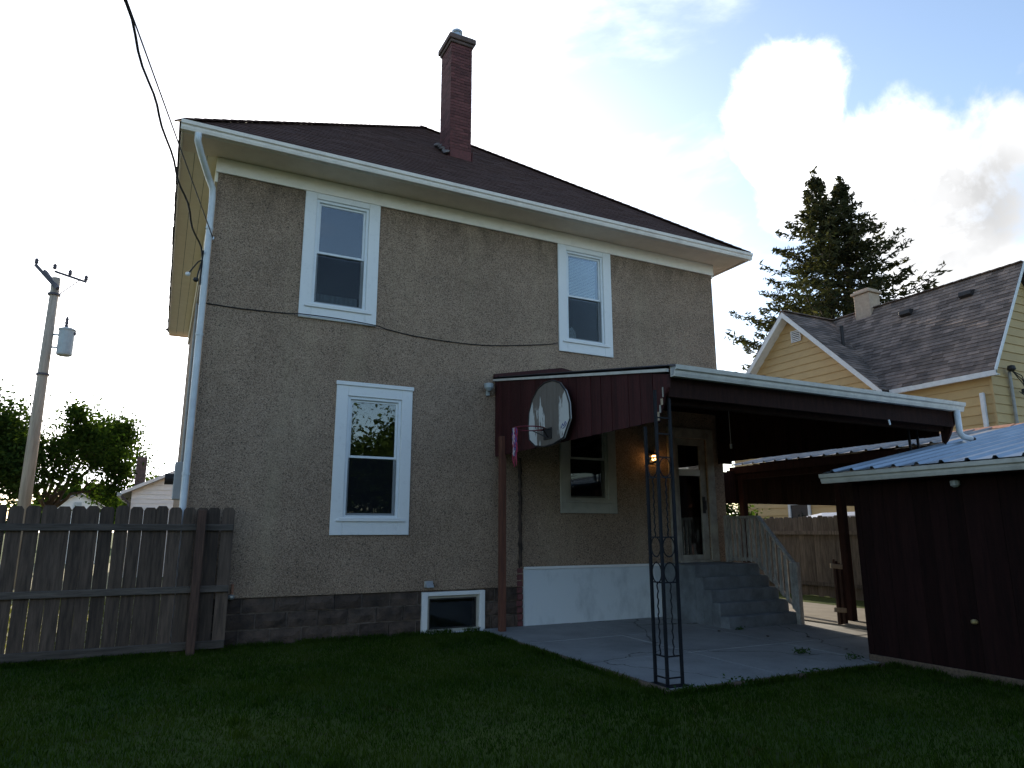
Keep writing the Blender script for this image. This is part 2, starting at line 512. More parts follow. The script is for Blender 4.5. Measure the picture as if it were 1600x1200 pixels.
def patio_mat():
    m = bpy.data.materials.new('patio_concrete')
    m.use_nodes = True
    t = m.node_tree
    b = t.nodes['Principled BSDF']
    co = t.nodes.new('ShaderNodeTexCoord').outputs['Object']
    c = mixcol(t, ramp(t, noise(t, co, 1.1, 8, .65), .32, .66), (.15, .155, .16), (.27, .275, .275))
    c = mixcol(t, ramp(t, noise(t, co, 45, 3), .3, .7, 0, .35), c, (.34, .33, .31))
    c = mixcol(t, ramp(t, noise(t, co, 3.3, 5, .7), .60, .74, 0, .55), c, (.10, .085, .07))
    wob = t.nodes.new('ShaderNodeVectorMath')
    wob.operation = 'MULTIPLY_ADD'
    nz = t.nodes.new('ShaderNodeTexNoise')
    nz.inputs['Scale'].default_value = 2.5
    nz.inputs['Detail'].default_value = 6
    L(t, co, nz.inputs['Vector'])
    L(t, nz.outputs['Color'], wob.inputs[0])
    wob.inputs[1].default_value = (.5, .5, .0)
    L(t, co, wob.inputs[2])
    v = t.nodes.new('ShaderNodeTexVoronoi')
    v.feature = 'DISTANCE_TO_EDGE'
    v.inputs['Scale'].default_value = .42
    L(t, wob.outputs[0], v.inputs['Vector'])
    crack = ramp(t, v.outputs['Distance'], .002, .007, 1, 0)
    c = mixcol(t, mth(t, 'MULTIPLY', crack, .85, True), c, (.035, .035, .03))
    L(t, c, b.inputs['Base Color'])
    b.inputs['Roughness'].default_value = .9
    bp = t.nodes.new('ShaderNodeBump')
    bp.inputs['Strength'].default_value = .4
    bp.inputs['Distance'].default_value = .006
    L(t, mth(t, 'SUBTRACT', noise(t, co, 60, 4), mth(t, 'MULTIPLY', crack, 1.5)), bp.inputs['Height'])
    L(t, bp.outputs[0], b.inputs['Normal'])
    return m


MT['concrete'] = patio_mat()
MT['ground'] = ground_mat()
MT['board'] = board_mat()
MT['bulb'] = emit_mat('warm_bulb', (1, .50, .15), 6)


# ------------------------------------------------------------------ mesh helpers
class MB:
    def __init__(s):
        s.v = []
        s.f = []

    def poly(s, pts):
        k = len(s.v)
        s.v += [tuple(p) for p in pts]
        s.f.append(tuple(range(k, k + len(pts))))
        return s

    def box(s, x0, x1, y0, y1, z0, z1):
        k = len(s.v)
        s.v += [(x, y, z) for z in (z0, z1) for x, y in ((x0, y0), (x1, y0), (x1, y1), (x0, y1))]
        s.f += [tuple(k + i for i in q) for q in ((3, 2, 1, 0), (4, 5, 6, 7), (0, 1, 5, 4), (1, 2, 6, 5), (2, 3, 7, 6), (3, 0, 4, 7))]
        return s

    def bar(s, a, b, w, h, up=(0, 0, 1)):
        a, b = Vector(a), Vector(b)
        d = (b - a).normalized()
        side = d.cross(Vector(up))
        if side.length < 1e-4:
            side = d.cross(Vector((1, 0, 0)))
        side.normalize()
        u = side.cross(d).normalized()
        k = len(s.v)
        for p in (a, b):
            for i, j in ((-1, -1), (1, -1), (1, 1), (-1, 1)):
                s.v.append(tuple(p + side * (i * w / 2) + u * (j * h / 2)))
        s.f += [tuple(k + i for i in q) for q in ((0, 1, 2, 3), (7, 6, 5, 4), (0, 4, 5, 1), (1, 5, 6, 2), (2, 6, 7, 3), (3, 7, 4, 0))]
        return s

    def prism(s, poly, d):
        """poly: planar list of 3d points, d: extrusion vector"""
        k = len(s.v)
        n = len(poly)
        d = Vector(d)
        s.v += [tuple(p) for p in poly] + [tuple(Vector(p) + d) for p in poly]
        s.f.append(tuple(range(k + n - 1, k - 1, -1)))
        s.f.append(tuple(range(k + n, k + 2 * n)))
        for i in range(n):
            j = (i + 1) % n
            s.f.append((k + i, k + j, k + n + j, k + n + i))
        return s

    def tube(s, pts, r, n=6, cap=True, closed=False):
        pts = [Vector(p) for p in pts]
        m = len(pts)
        rs = r if isinstance(r, (list, tuple)) else [r] * m
        k = len(s.v)
        prev = None
        for i, p in enumerate(pts):
            if closed:
                d = pts[(i + 1) % m] - pts[i - 1]
            else:
                d = pts[min(i + 1, m - 1)] - pts[max(i - 1, 0)]
            d.normalize()
            if prev is None:
                a = d.cross(Vector((0, 0, 1)))
                if a.length < 1e-3:
                    a = d.cross(Vector((1, 0, 0)))
            else:
                a = prev - d * prev.dot(d)
            a.normalize()
            prev = a
            b = d.cross(a)
            for j in range(n):
                t = 2 * math.pi * j / n
                s.v.append(tuple(p + (a * math.cos(t) + b * math.sin(t)) * rs[i]))
        for i in range(m if closed else m - 1):
            i2 = (i + 1) % m
            for j in range(n):
                j2 = (j + 1) % n
                s.f.append((k + i * n + j, k + i * n + j2, k + i2 * n + j2, k + i2 * n + j))
        if cap and not closed:
            s.f.append(tuple(k + j for j in reversed(range(n))))
            s.f.append(tuple(k + (m - 1) * n + j for j in range(n)))
        return s

    def lathe(s, c, prof, n=16):
        k = len(s.v)
        for r, z in prof:
            for j in range(n):
                t = 2 * math.pi * j / n
                s.v.append((c[0] + r * math.cos(t), c[1] + r * math.sin(t), c[2] + z))
        for i in range(len(prof) - 1):
            for j in range(n):
                j2 = (j + 1) % n
                s.f.append((k + i * n + j, k + i * n + j2, k + (i + 1) * n + j2, k + (i + 1) * n + j))
        s.f.append(tuple(k + j for j in reversed(range(n))))
        s.f.append(tuple(k + (len(prof) - 1) * n + j for j in range(n)))
        return s

    def mesh(s, name, m, base=(0, 0, 0)):
        me = bpy.data.meshes.new(name)
        me.from_pydata([(x - base[0], y - base[1], z - base[2]) for x, y, z in s.v], [], s.f)
        if m:
            me.materials.append(MT[m] if isinstance(m, str) else m)
        me.update()
        return me

    def build(s, name, m, parent=None, bevel=0., smooth=False):
        base = world_base(parent)
        me = s.mesh(name, m, base)
        if smooth:
            me.shade_smooth()
        o = bpy.data.objects.new(name, me)
        COL.objects.link(o)
        o.parent = parent
        if bevel:
            md = o.modifiers.new('bevel', 'BEVEL')
            md.width = bevel
            md.segments = 1
            md.limit_method = 'ANGLE'
        return o


BASE = {}


def world_base(o):
    """world position of a (never rotated) parent"""
    b = Vector((0, 0, 0))
    while o is not None:
        b += o.location
        o = o.parent
    return b


def tag(o, label=None, cat=None, group=None, kind=None):
    for k, v in (('label', label), ('category', cat), ('group', group), ('kind', kind)):
        if v:
            o[k] = v
    return o


def thing(name, loc, label, cat, group=None):
    o = bpy.data.objects.new(name, None)
    COL.objects.link(o)
    o.location = loc
    o.empty_display_size = .2
    return tag(o, label, cat, group)


def copy_tree(o, parent=None):
    c = o.copy()
    COL.objects.link(c)
    if parent is not None:
        c.parent = parent
    for ch in list(o.children):
        copy_tree(ch, c)
    return c


def inst(name, me, parent, loc_world, rot=(0, 0, 0), scale=(1, 1, 1)):
    o = bpy.data.objects.new(name, me)
    COL.objects.link(o)
    o.parent = parent
    o.location = Vector(loc_world) - world_base(parent)
    o.rotation_euler = rot
    o.scale = scale
    return o


def np_mesh(name, verts, nper, m, parent=None):
    """faces of nper consecutive vertices each"""
    base = np.array(world_base(parent))
    verts = np.asarray(verts, np.float32).reshape(-1, 3) - base.astype(np.float32)
    nv = len(verts)
    nf = nv // nper
    me = bpy.data.meshes.new(name)
    me.vertices.add(nv)
    me.vertices.foreach_set('co', verts.ravel())
    me.loops.add(nv)
    me.loops.foreach_set('vertex_index', np.arange(nv, dtype=np.int32))
    me.polygons.add(nf)
    me.polygons.foreach_set('loop_start', np.arange(0, nv, nper, dtype=np.int32))
    me.polygons.foreach_set('loop_total', np.full(nf, nper, np.int32))
    me.materials.append(MT[m])
    me.update()
    me.validate()
    o = bpy.data.objects.new(name, me)
    COL.objects.link(o)
    o.parent = parent
    return o


def leaves(centres, size, flat=0., droop=0., wide=.55):
    """one kite-shaped leaf (quad) at each centre, randomly turned"""
    n = len(centres)
    c = np.asarray(centres, float)
    d = RNG.normal(size=(n, 3))
    d[:, 2] *= (1 - flat)
    d[:, 2] -= droop
    d /= np.linalg.norm(d, axis=1)[:, None]
    e = RNG.normal(size=(n, 3))
    e -= (e * d).sum(1)[:, None] * d
    e /= np.linalg.norm(e, axis=1)[:, None]
    s = (size * RNG.uniform(.6, 1.3, n))[:, None]
    q = np.stack([c - d * s, c + e * s * wide + d * s * .1, c + d * s, c - e * s * wide + d * s * .1], 1)
    return q


def struct(o, **kw):
    o['kind'] = 'structure'
    return o


def shingles(mb, O, U, V, Nn, rows, tab, expo, th=.012):
    """lapped shingle tabs; rows(v) -> (u0,u1) extent; O+U*u+V*v"""
    O, U, V, Nn = Vector(O), Vector(U).normalized(), Vector(V).normalized(), Vector(Nn).normalized()
    v = 0.
    k = 0
    while True:
        ex = rows(v + expo * .5)
        if ex is None:
            break
        u0, u1 = ex
        u = u0 - random.random() * tab
        while u < u1:
            a, b = max(u, u0), min(u + tab - .006, u1)
            if b - a > .03:
                l1 = random.uniform(-.012, .006)
                t0 = th + random.uniform(0, .006)
                p = [O + U * a + V * (v + l1) + Nn * t0, O + U * b + V * (v + l1) + Nn * t0,
                     O + U * b + V * (v + expo * 1.08) + Nn * .004, O + U * a + V * (v + expo * 1.08) + Nn * .004,
                     O + U * a + V * (v + l1) - Nn * .004, O + U * b + V * (v + l1) - Nn * .004]
                i = len(mb.v)
                mb.v += [tuple(x) for x in p]
                mb.f += [(i, i + 1, i + 2, i + 3), (i + 4, i + 5, i + 1, i), (i + 4, i, i + 3), (i + 1, i + 5, i + 2)]
            u += tab
        v += expo
        k += 1


def g(y):
    """ground height: the yard falls a little away from the house"""
    return -.05 * min(1, max(0, -y / 4.5))


# ------------------------------------------------------------------ ground, patio, paths
mb = MB()
ys = [-900, -60, -12, -4.5, -3, -1.5, 0, 12, 60, 900]
xs = [-900, -60, -12, 0, 5, 10, 20, 60, 900]
k = {}
for y in ys:
    for x in xs:
        k[x, y] = len(mb.v)
        mb.v.append((x, y, g(y)))
for a, b in zip(ys, ys[1:]):
    for c, d in zip(xs, xs[1:]):
        mb.f.append((k[c, a], k[d, a], k[d, b], k[c, b]))
struct(mb.build('ground', 'ground'))

sy_ = MB()
sy_.poly([(-14, .3, .006), (-.02, .3, .006), (-.02, 30, .006), (-14, 30, .006)])
struct(sy_.build('side_yard_bounce', 'yard'))  # pale ground sheet added to bounce warm light onto the left soffit
# patio slabs, with joints between them
pat = MB()
pat.prism([(4.47, -.02, -.2), (4.40, -4.6, -.2), (14.6, -4.6, -.2), (14.6, -.02, -.2)], (0, 0, .15))
pat_o = struct(pat.build('patio', 'concrete'))
xsl = [4.42, 6.05, 7.72, 9.9]
ysl = [-4.58, -3.05, -1.52, -.03]
for i in range(3):
    for j in range(3):
        s = MB()
        x0, x1, y0, y1 = xsl[i] + .006, xsl[i + 1] - .006, ysl[j] + .006, ysl[j + 1] - .006
        t0, t1 = g(y0) + .03, g(y1) + .03
        dz = random.uniform(-.004, .004)
        q = [(x0, y0, t0), (x1, y0, t0), (x1, y1, t1), (x0, y1, t1)]
        q = [(a, b, c + dz) for a, b, c in q]
        s.prism([(a, b, -.045) for a, b, c in q], (0, 0, 0.001))
        s.v[4:] = q
        s.build('slab', 'concrete', pat_o, bevel=.012)
pth = MB()
pth.prism([(9.93, -4.3, .0), (12.4, -4.3, .0), (12.4, 3.0, .0), (9.93, 3.0, .0)], (0, 0, .03))
struct(pth.build('path', 'path'))
ed = MB()
for i in range(2):
    ed = MB()
    ed.box(4.35 + i * 1.68, 4.35 + i * 1.68 + 1.66, -4.68, -4.61, -.12, -.015)
    o = ed.build('edging_board', 'edging', pat_o, bevel=.01)
ed = MB()
ed.prism([(4.34, -4.6, -.12), (4.40, -4.6, -.12), (4.46, -.3, -.12), (4.40, -.3, -.12)], (0, 0, .125))
ed.build('edging_board', 'edging', pat_o, bevel=.01)

# ------------------------------------------------------------------ the house
HW, HD, ZT = 9.72, 10.5, 6.86
ZF = .647
house = thing('house', (0, 0, 0), 'two storey grey brown pebble-dash house with hipped brown roof and tall brick chimney', 'house')

HOLES = dict(upper=(1.47, 2.32, 4.99, 6.76), right=(6.10, 6.93, 4.99, 6.76), low=(2.12, 2.98, 1.735, 3.60),
             porch=(6.08, 6.91, 2.08, 3.58), door=(8.49, 9.27, .97, 3.33))
BH = (3.50, 4.38, .02, .56)


def wall_with_holes(mb, x0, x1, z0, z1, holes, yf, yb):
    xs = sorted({x0, x1} | {h[i] for h in holes for i in (0, 1)})
    zs = sorted({z0, z1} | {min(max(h[i], z0), z1) for h in holes for i in (2, 3)})
    for a, b in zip(xs, xs[1:]):
        for c, d in zip(zs, zs[1:]):
            if any(h[0] <= a and b <= h[1] and h[2] <= c and d <= h[3] for h in holes):
                continue
            mb.poly([(a, yf, c), (b, yf, c), (b, yf, d), (a, yf, d)])
    for h in holes:
        a, b, c, d = h
        mb.poly([(a, yf, c), (a, yb, c), (a, yb, d), (a, yf, d)])
        mb.poly([(b, yf, d), (b, yb, d), (b, yb, c), (b, yf, c)])
        mb.poly([(a, yf, c), (b, yf, c), (b, yb, c), (a, yb, c)])
        mb.poly([(a, yb, d), (b, yb, d), (b, yf, d), (a, yf, d)])


w = MB()
wall_with_holes(w, 0, HW, ZF, ZT + .24, list(HOLES.values()), 0, .22)
w.poly([(0, .0, ZF), (0, .0, ZT + .24), (0, HD, ZT + .24), (0, HD, ZF)])
w.poly([(HW, .0, ZF), (HW, HD, ZF), (HW, HD, ZT + .24), (HW, .0, ZT + .24)])
w.poly([(0, HD, ZF), (0, HD, ZT + .24), (HW, HD, ZT + .24), (HW, HD, ZF)])
w.poly([(0, 0, ZF), (0, .06, ZF), (HW, .06, ZF), (HW, 0, ZF)])
w.build('wall', 'stucco', house)
# inner wall leaf and floors so that the rooms are rooms
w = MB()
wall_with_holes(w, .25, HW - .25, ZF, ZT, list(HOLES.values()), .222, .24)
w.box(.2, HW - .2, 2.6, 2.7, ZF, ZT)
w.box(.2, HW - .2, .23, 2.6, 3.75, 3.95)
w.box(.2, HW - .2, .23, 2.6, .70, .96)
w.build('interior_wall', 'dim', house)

# foundation: mortar core with single rough blocks
fo = MB()
wall_with_holes(fo, 0.02, HW - .02, -.3, ZF - .001, [BH], .045, .3)
fo.poly([(.02, .045, -.3), (.02, .045, ZF), (.02, HD, ZF), (.02, HD, -.3)])
fo.poly([(HW - .02, .045, -.3), (HW - .02, HD, -.3), (HW - .02, HD, ZF), (HW - .02, .045, ZF)])
fdn = fo.build('foundation', 'blockmortar', house)
for row in range(4):
    z0 = ZF - (row + 1) * .215
    x = -.05 - (.22 if row % 2 else 0)
    while x < 5.12:
        ln = .425 + random.uniform(-.015, .015)
        segs = [(max(x, .03), min(x + ln - .012, 5.1))]
        if z0 + .2 > BH[2] and z0 < BH[3]:
            a, b = segs[0]
            segs = [(p, q) for p, q in ((a, min(b, BH[0] - .09)), (max(a, BH[1] + .09), b)) if q - p > .04]
        for a, b in segs:
            if b - a < .04:
                continue
            bm_ = MB()
            zc, zd = z0 + .007, z0 + .208
            e = .018
            yv = .028 + random.uniform(-.01, .01)
            # rock-faced block: bulging front
            vs = [(a, .06, zc), (b, .06, zc), (b, .06, zd), (a, .06, zd),
                  (a + .004, yv + .006, zc + .004), (b - .004, yv + .006, zc + .004), (b - .004, yv + .006, zd - .004), (a + .004, yv + .006, zd - .004)]
            bm_.v += vs
            m1 = (a + b) / 2 + random.uniform(-.05, .05)
            nx = 4
            grid = []
            for jz in range(3):
                for ix in range(nx + 1):
                    fx, fz = ix / nx, jz / 2
                    inner = 0 < ix < nx and jz == 1
                    yy = yv - (random.uniform(.008, .03) if inner else random.uniform(-.003, .006))
                    grid.append((a + .006 + (b - a - .012) * fx, yy, zc + .006 + (zd - zc - .012) * fz))
            kk = len(bm_.v)
            bm_.v += grid
            for jz in range(2):
                for ix in range(nx):
                    i0 = kk + jz * (nx + 1) + ix
                    bm_.f.append((i0, i0 + 1, i0 + nx + 2, i0 + nx + 1))
            bm_.f += [(0, 1, 5, 4), (1, 2, 6, 5), (2, 3, 7, 6), (3, 0, 4, 7)]
            bm_.build('block', 'block', fdn)
        x += ln
# rubble of old brick beside the skirting
for i in range(9):
    b = MB()
    z = .02 + i * .105
    b.box(5.06 + random.uniform(-.01, .01), 5.165, -.005 + random.uniform(-.008, .008), .05, z, z + .09)
    b.build('brick', 'brick', fdn, bevel=.008)

# skirting under the porch wall
sk = MB()
sk.box(5.175, 8.1, -.035, .04, -.05, .93)
sko = sk.build('skirting_panel', 'skirt', house)
sk = MB()
sk.box(5.165, 8.1, -.055, -.037, .92, .965)
sk.build('cap_strip', 'white', sko, bevel=.005)
# rough joint left by the porch that was taken away
j = MB()
pts = [(5.115 + random.uniform(-.012, .012), -.012 + random.uniform(-.006, .006), .97 + i * .075) for i in range(25)]
j.tube(pts, [random.uniform(.022, .04) for _ in pts], 6)
j.build('wall_joint', 'block', house)

# frieze, soffit, fascia, gutters
EX0, EX1, EY0, EY1, EZ = -.55, 10.22, -.6, HD + .6, 7.2
b = MB()
b.box(-.04, HW + .04, -.04, -.003, ZT, 7.095)
b.build('frieze_board', 'frieze', house, bevel=.006)
b = MB()
b.box(-.04, -.003, .0, HD, ZT - .15, 7.095)
b.build('frieze_board', 'cream', house)
b = MB()
b.box(HW + .003, HW + .04, .0, HD, ZT - .05, 7.095)
b.build('frieze_board', 'frieze', house)
b = MB()
b.box(EX0 + .03, EX1 - .03, EY0 + .03, -.0, 7.10, 7.13)
b.build('soffit', 'soffit', house)
for x0, x1, mm in ((EX0 + .03, 0, 'cream'), (HW, EX1 - .03, 'soffit')):
    # narrow boards run along the side eaves
    nb = 3
    for i in range(nb):
        b = MB()
        a = x0 + (x1 - x0) * i / nb
        c = x0 + (x1 - x0) * (i + 1) / nb - .006
        b.box(a, c, .005, EY1 - .03, 7.10, 7.13)
        b.build('soffit_board', mm, house)
b = MB()
b.box(EX0, EX0 + .028, EY0 + .0, EY1, 7.07, 7.19)
b.build('fascia', 'gutter', house, bevel=.004)
b = MB()
b.box(EX1 - .028, EX1, EY0 + .0, EY1, 7.07, 7.19)
b.build('fascia', 'gutter', house, bevel=.004)
b = MB()
b.box(EX0 + .03, EX1 - .03, EY0, EY0 + .028, 7.07, 7.19)
b.build('fascia', 'gutter', house)


def gutter_profile(y, z, out, h):
    """K-style section in (offset, height); out = +-1 direction"""
    return [(0, h), (0, 0), (.065 * out, 0), (.078 * out, h * .28), (.082 * out, h * .5), (.105 * out, h * .62), (.112 * out, h), (.10 * out, h), (.094 * out, h * .7), (.07 * out, h * .55), (.058 * out, .012), (.012 * out, .012), (.012 * out, h)]


def gutter(name, a, b, out, h, m, parent, axis):
    """axis 'x': runs along x at y=a[1]; axis 'y': runs along y at x=a[0]"""
    s = MB()
    pr = gutter_profile(0, 0, out, h)
    if axis == 'x':
        s.prism([(a[0], a[1] + o, a[2] + z) for o, z in pr], Vector(b) - Vector(a))
    else:
        s.prism([(a[0] + o, a[1], a[2] + z) for o, z in pr], Vector(b) - Vector(a))
    o = s.build(name, m, parent)
    return o


b = MB()
b.box(EX0 + .03, EX1 - .03, EY1 - .028, EY1, 7.07, 7.19)
b.build('fascia', 'gutter', house)
gutter('gutter', (EX0 - .01, EY0 - .002, 7.075), (EX1 + .02, EY0 - .002, 7.075), -1, .13, 'gutter', house, 'x')

# downspout at the left corner
dp = MB()
dp.tube([(-.33, -.66, 7.07), (-.33, -.63, 6.97), (-.27, -.48, 6.86), (-.14, -.20, 6.66), (-.065, -.075, 6.55), (-.055, -.065, 6.4), (-.055, -.065, 4.3), (-.055, -.07, .25), (-.055, -.13, .12)], .046, 8)
dp.build('downspout', 'pipe', house, smooth=True)
for z in (5.9, 4.28, 2.3):
    b = MB()
    b.tube([(-.055, -.065, z), (-.055, -.065, z + .035)], .054, 10)
    b.build('downspout_strap', 'pipe', house)

# roof planes and shingles
RX, RY0, RY1, RZ = 4.86, 4.9, 5.6, 11.75
c0, c1, c2, c3 = (EX0 - .03, EY0 - .04, EZ), (EX1 + .03, EY0 - .04, EZ), (EX1 + .03, EY1 + .04, EZ), (EX0 - .03, EY1 + .04, EZ)
r0, r1 = (RX, RY0, RZ), (RX, RY1, RZ)
rf = MB()
rf.poly([c0, c1, r0]).poly([c1, c2, r1, r0]).poly([c2, c3, r1]).poly([c3, c0, r0, r1])
dn = (0, 0, -.05)
for a, b in ((c0, c1), (c1, c2), (c2, c3), (c3, c0)):
    rf.poly([a, (a[0], a[1], a[2] - .02), (b[0], b[1], b[2] - .02), b])
rf.poly([(p[0], p[1], p[2] - .02) for p in (c0, c3, c2, c1)])
roof = rf.build('roof', 'roofbase', house)


def roof_face(a, b, apex0, apex1):
    a, b, p0, p1 = map(Vector, (a, b, apex0, apex1))
    U = (b - a).normalized()
    h0 = p0 - a
    V = (h0 - U * h0.dot(U))
    ln = V.length
    V.normalize()
    Nn = U.cross(V)
    w0 = (b - a).length
    ua, ub = h0.dot(U), (p1 - a).dot(U)

    def rows(v):
        if v > ln:
            return None
        f = v / ln
        return ua * f, w0 + (ub - w0) * f
    return a, U, V, Nn, rows


sh = MB()
for fc in ((c0, c1, r0, r0), (c1, c2, r0, r1), (c3, c0, r1, r0)):
    shingles(sh, *roof_face(*fc), .31, .145)
o = sh.build('shingles', 'roof', roof)
o['kind'] = 'stuff'
hc = MB()
for a, b in ((c0, r0), (c1, r0), (c2, r1), (c3, r1), (r0, r1)):
    A, B = Vector(a), Vector(b)
    n = max(2, int((B - A).length / .2))
    for i in range(n):
        p, q = A.lerp(B, i / n), A.lerp(B, (i + 1.15) / n)
        hc.bar(p + Vector((0, 0, .022)), q + Vector((0, 0, .012)), .2, .02)
o = hc.build('hip_cap', 'roof', roof)
o['kind'] = 'stuff'

# chimney
CX0, CX1, CY0, CY1 = 4.44, 4.925, 1.86, 2.46
ch = MB()
ch.box(CX0 + .008, CX1 - .008, CY0 + .008, CY1 - .008, 8.9, 12.02)
chim = ch.build('chimney', 'mortar', house)
bk = MB()
z = 9.12
row = 0
while z < 12.0:
    for face in range(4):
        x0, x1, y0, y1 = CX0, CX1, CY0, CY1
        ln = (x1 - x0) if face % 2 == 0 else (y1 - y0)
        p = -.105 if row % 2 else 0.
        while p < ln - .01:
            a, b_ = max(0, p), min(ln, p + .2)
            d = random.uniform(0, .005)
            if b_ - a > .03:
                if face == 0: bk.box(x0 + a, x0 + b_, y0 - d, y0 + .03, z, z + .062)
                if face == 2: bk.box(x0 + a, x0 + b_, y1 - .03, y1 + d, z, z + .062)
                if face == 1: bk.box(x1 - .03, x1 + d, y0 + a + .001, y0 + b_ - .001, z + .001, z + .061)
                if face == 3: bk.box(x0 - d, x0 + .03, y0 + a + .001, y0 + b_ - .001, z + .001, z + .061)
            p += .21
    z += .072
    row += 1
o = bk.build('bricks', 'brick', chim)
o['kind'] = 'stuff'
b = MB()
b.box(CX0 - .035, CX1 + .035, CY0 - .035, CY1 + .035, 12.005, 12.075)
b.box(CX0 - .07, CX1 + .07, CY0 - .07, CY1 + .07, 12.077, 12.20)
b.build('chimney_crown', 'capstone', chim, bevel=.012)
b = MB()
b.prism([(CX0 - .03, CY0 - .03, 12.201), (CX1 + .03, CY0 - .03, 12.201), (CX1 + .03, CY1 + .03, 12.201), (CX0 - .03, CY1 + .03, 12.201)], (0, 0, .045))
b.build('mortar_wash', 'tin', chim, bevel=.015)
b = MB()
b.lathe((4.68, 2.16, 12.24), [(.10, 0), (.10, .26), (.125, .265), (.125, .31), (.09, .345), (.03, .36)], 16)
b.build('flue_pipe', 'tin', chim, smooth=False)
fl = MB()
sl_ = .835
zf = lambda y: 7.2 + sl_ * (y + .6)
fl.prism([(CX0 - .02, CY0 - .03, zf(CY0) - .10), (CX1 + .02, CY0 - .03, zf(CY0) - .10), (CX1 + .02, CY0 - .03, zf(CY0) + .20), (CX0 - .02, CY0 - .03, zf(CY0) + .20)], (0, .03, 0))
fl.prism([(CX0 - .03, CY0 - .03, zf(CY0) - .06), (CX0 - .03, CY1, zf(CY1) - .06), (CX0 - .03, CY1, zf(CY1) + .14), (CX0 - .03, CY0 - .03, zf(CY0) + .2)], (.03, 0, 0))
fl.prism([(CX1, CY0 - .03, zf(CY0) - .06), (CX1, CY1, zf(CY1) - .06), (CX1, CY1, zf(CY1) + .14), (CX1, CY0 - .03, zf(CY0) + .2)], (.03, 0, 0))
fl.build('flashing', 'brick', chim)
for i in range(7):
    b = MB()
    yy = CY0 - .05 + i * .10
    pts = [(CX0 - .10 + random.uniform(-.03, .03) + .05 * math.cos(t), yy + .07 * math.sin(t), zf(yy) + .05 + random.uniform(-.02, .04)) for t in (0, 1.2, 2.4, 3.7, 5)]
    b.prism(pts, (.02, 0, .06))
    b.build('tar_lump', 'flash', chim, bevel=.01)


# windows
def window(parent, x0, x1, z0, z1, casing, hole, sashes=True, trim='white', head=True, sill=True, glass='glass', screen=True, split=.5, label=None):
    a, b, c, d = hole
    m = MB()
    m.box(x0, a, -.036, -.002, z0 + .001, z1)
    m.box(b, x1, -.036, -.002, z0 + .001, z1)
    if z1 - d > .03:
        m.box(a, b, -.034, -.002, d, z1 - .001)
    m.box(a, b, -.034, -.002, z0 + .002, c)
    win = m.build('window', trim, parent, bevel=.006)
    if label:
        win['label'] = label
    if head:
        m = MB()
        m.box(x0 - .015, x1 + .015, -.055, -.0365, z1 - .05, z1 + .012)
        m.build('head_moulding', trim, win, bevel=.006)
    if sill:
        m = MB()
        m.box(a - .10, b + .10, -.060, -.0345, c - .045, c - .012)
        m.box(a - .05, b + .05, -.052, -.0345, c - .011, c + .012)
        m.build('sill', trim, win, bevel=.005)
    # vinyl frame
    f = .045
    m = MB()
    m.box(a + .001, a + f, -.012, .09, c + .001, d - .001)
    m.box(b - f, b - .001, -.012, .09, c + .001, d - .001)
    m.box(a + f, b - f, -.0115, .09, d - f, d - .001)
    m.box(a + f, b - f, -.0115, .09, c + .001, c + f)
    m.build('frame', 'vinyl' if trim == 'white' else trim, win, bevel=.004)
    a2, b2, c2, d2 = a + f, b - f, c + f, d - f
    mid = c2 + (d2 - c2) * split
    t = .036
    for nm, e, h, yy in (('upper_sash', mid - .018, d2, .022), ('lower_sash', c2, mid + .018, .052)):
        m = MB()
        m.box(a2 + .001, a2 + t, yy, yy + .028, e, h - .001)
        m.box(b2 - t, b2 - .001, yy, yy + .028, e, h - .001)
        m.box(a2 + t, b2 - t, yy + .0008, yy + .0272, h - t, h - .0015)
        m.box(a2 + t, b2 - t, yy + .0008, yy + .0272, e + .0005, e + t)
        m.build(nm, 'vinyl' if trim == 'white' else trim, win, bevel=.003)
        m = MB()
        ys_ = yy + .012
        m.box(a2 + t - .002, b2 - t + .002, ys_, ys_ + .004, e + t - .002, h - t + .002)
        m.build('pane', glass if nm == 'upper_sash' else 'glassdim', win)
    if screen:
        m = MB()
        m.box(a2 + .004, b2 - .004, .008, .0095, c2 + .004, mid - .03)
        m.build('insect_screen', 'screen', win)
    return win, (a2, b2, c2, d2, mid)


HW_ = HOLES
win_ul, _ = window(house, 1.29, 2.505, 4.765, ZT - .002, .18, HW_['upper'], head=False, label='upper storey window nearest the downspout, blue sky in its upper pane')
win_ur, gl = window(house, 5.923, 7.112, 4.765, ZT - .002, .18, HW_['right'], head=False, label='upper storey window with a half drawn white blind')
win_ll, _ = window(house, 1.938, 3.156, 1.488, 3.811, .18, HW_['low'], label='ground floor window standing alone in the wall, tree mirrored in it')
win_p, _ = window(house, 5.903, 7.093, 1.85, 3.77, .18, HW_['porch'], trim='porchtrim', glass='glassdim', label='shaded window under the patio cover')
bl = MB()
nsl = 26
for i in range(nsl):
    z = gl[4] + .03 + i * (gl[3] - gl[4] - .06) / nsl
    bl.poly([(gl[0] + .05, .105, z), (gl[1] - .05, .105, z), (gl[1] - .05, .118, z + .024), (gl[0] + .05, .118, z + .024)])
bl.box(gl[0] + .04, gl[1] - .04, .10, .125, gl[4] - .02, gl[4] + .012)
bl.build('blind', 'blind', win_ur)
b = MB()
b.prism([(6.30, .2, 5.05), (6.44, .2, 5.05), (6.42, .2, 5.24), (6.34, .2, 5.33), (6.28, .2, 5.30)], (.0, .02, 0))
b.build('paper_bag', 'blind', win_ur)
b = MB()
pts = []
for i in range(40):
    x = 1.53 + i * .018
    pts.append((x, .17 + .012 * math.sin(i * 1.5)))
for (xa, ya), (xb, yb) in zip(pts, pts[1:]):
    b.poly([(xa, ya, 5.05), (xb, yb, 5.05), (xb, yb, 5.24), (xa, ya, 5.24)])
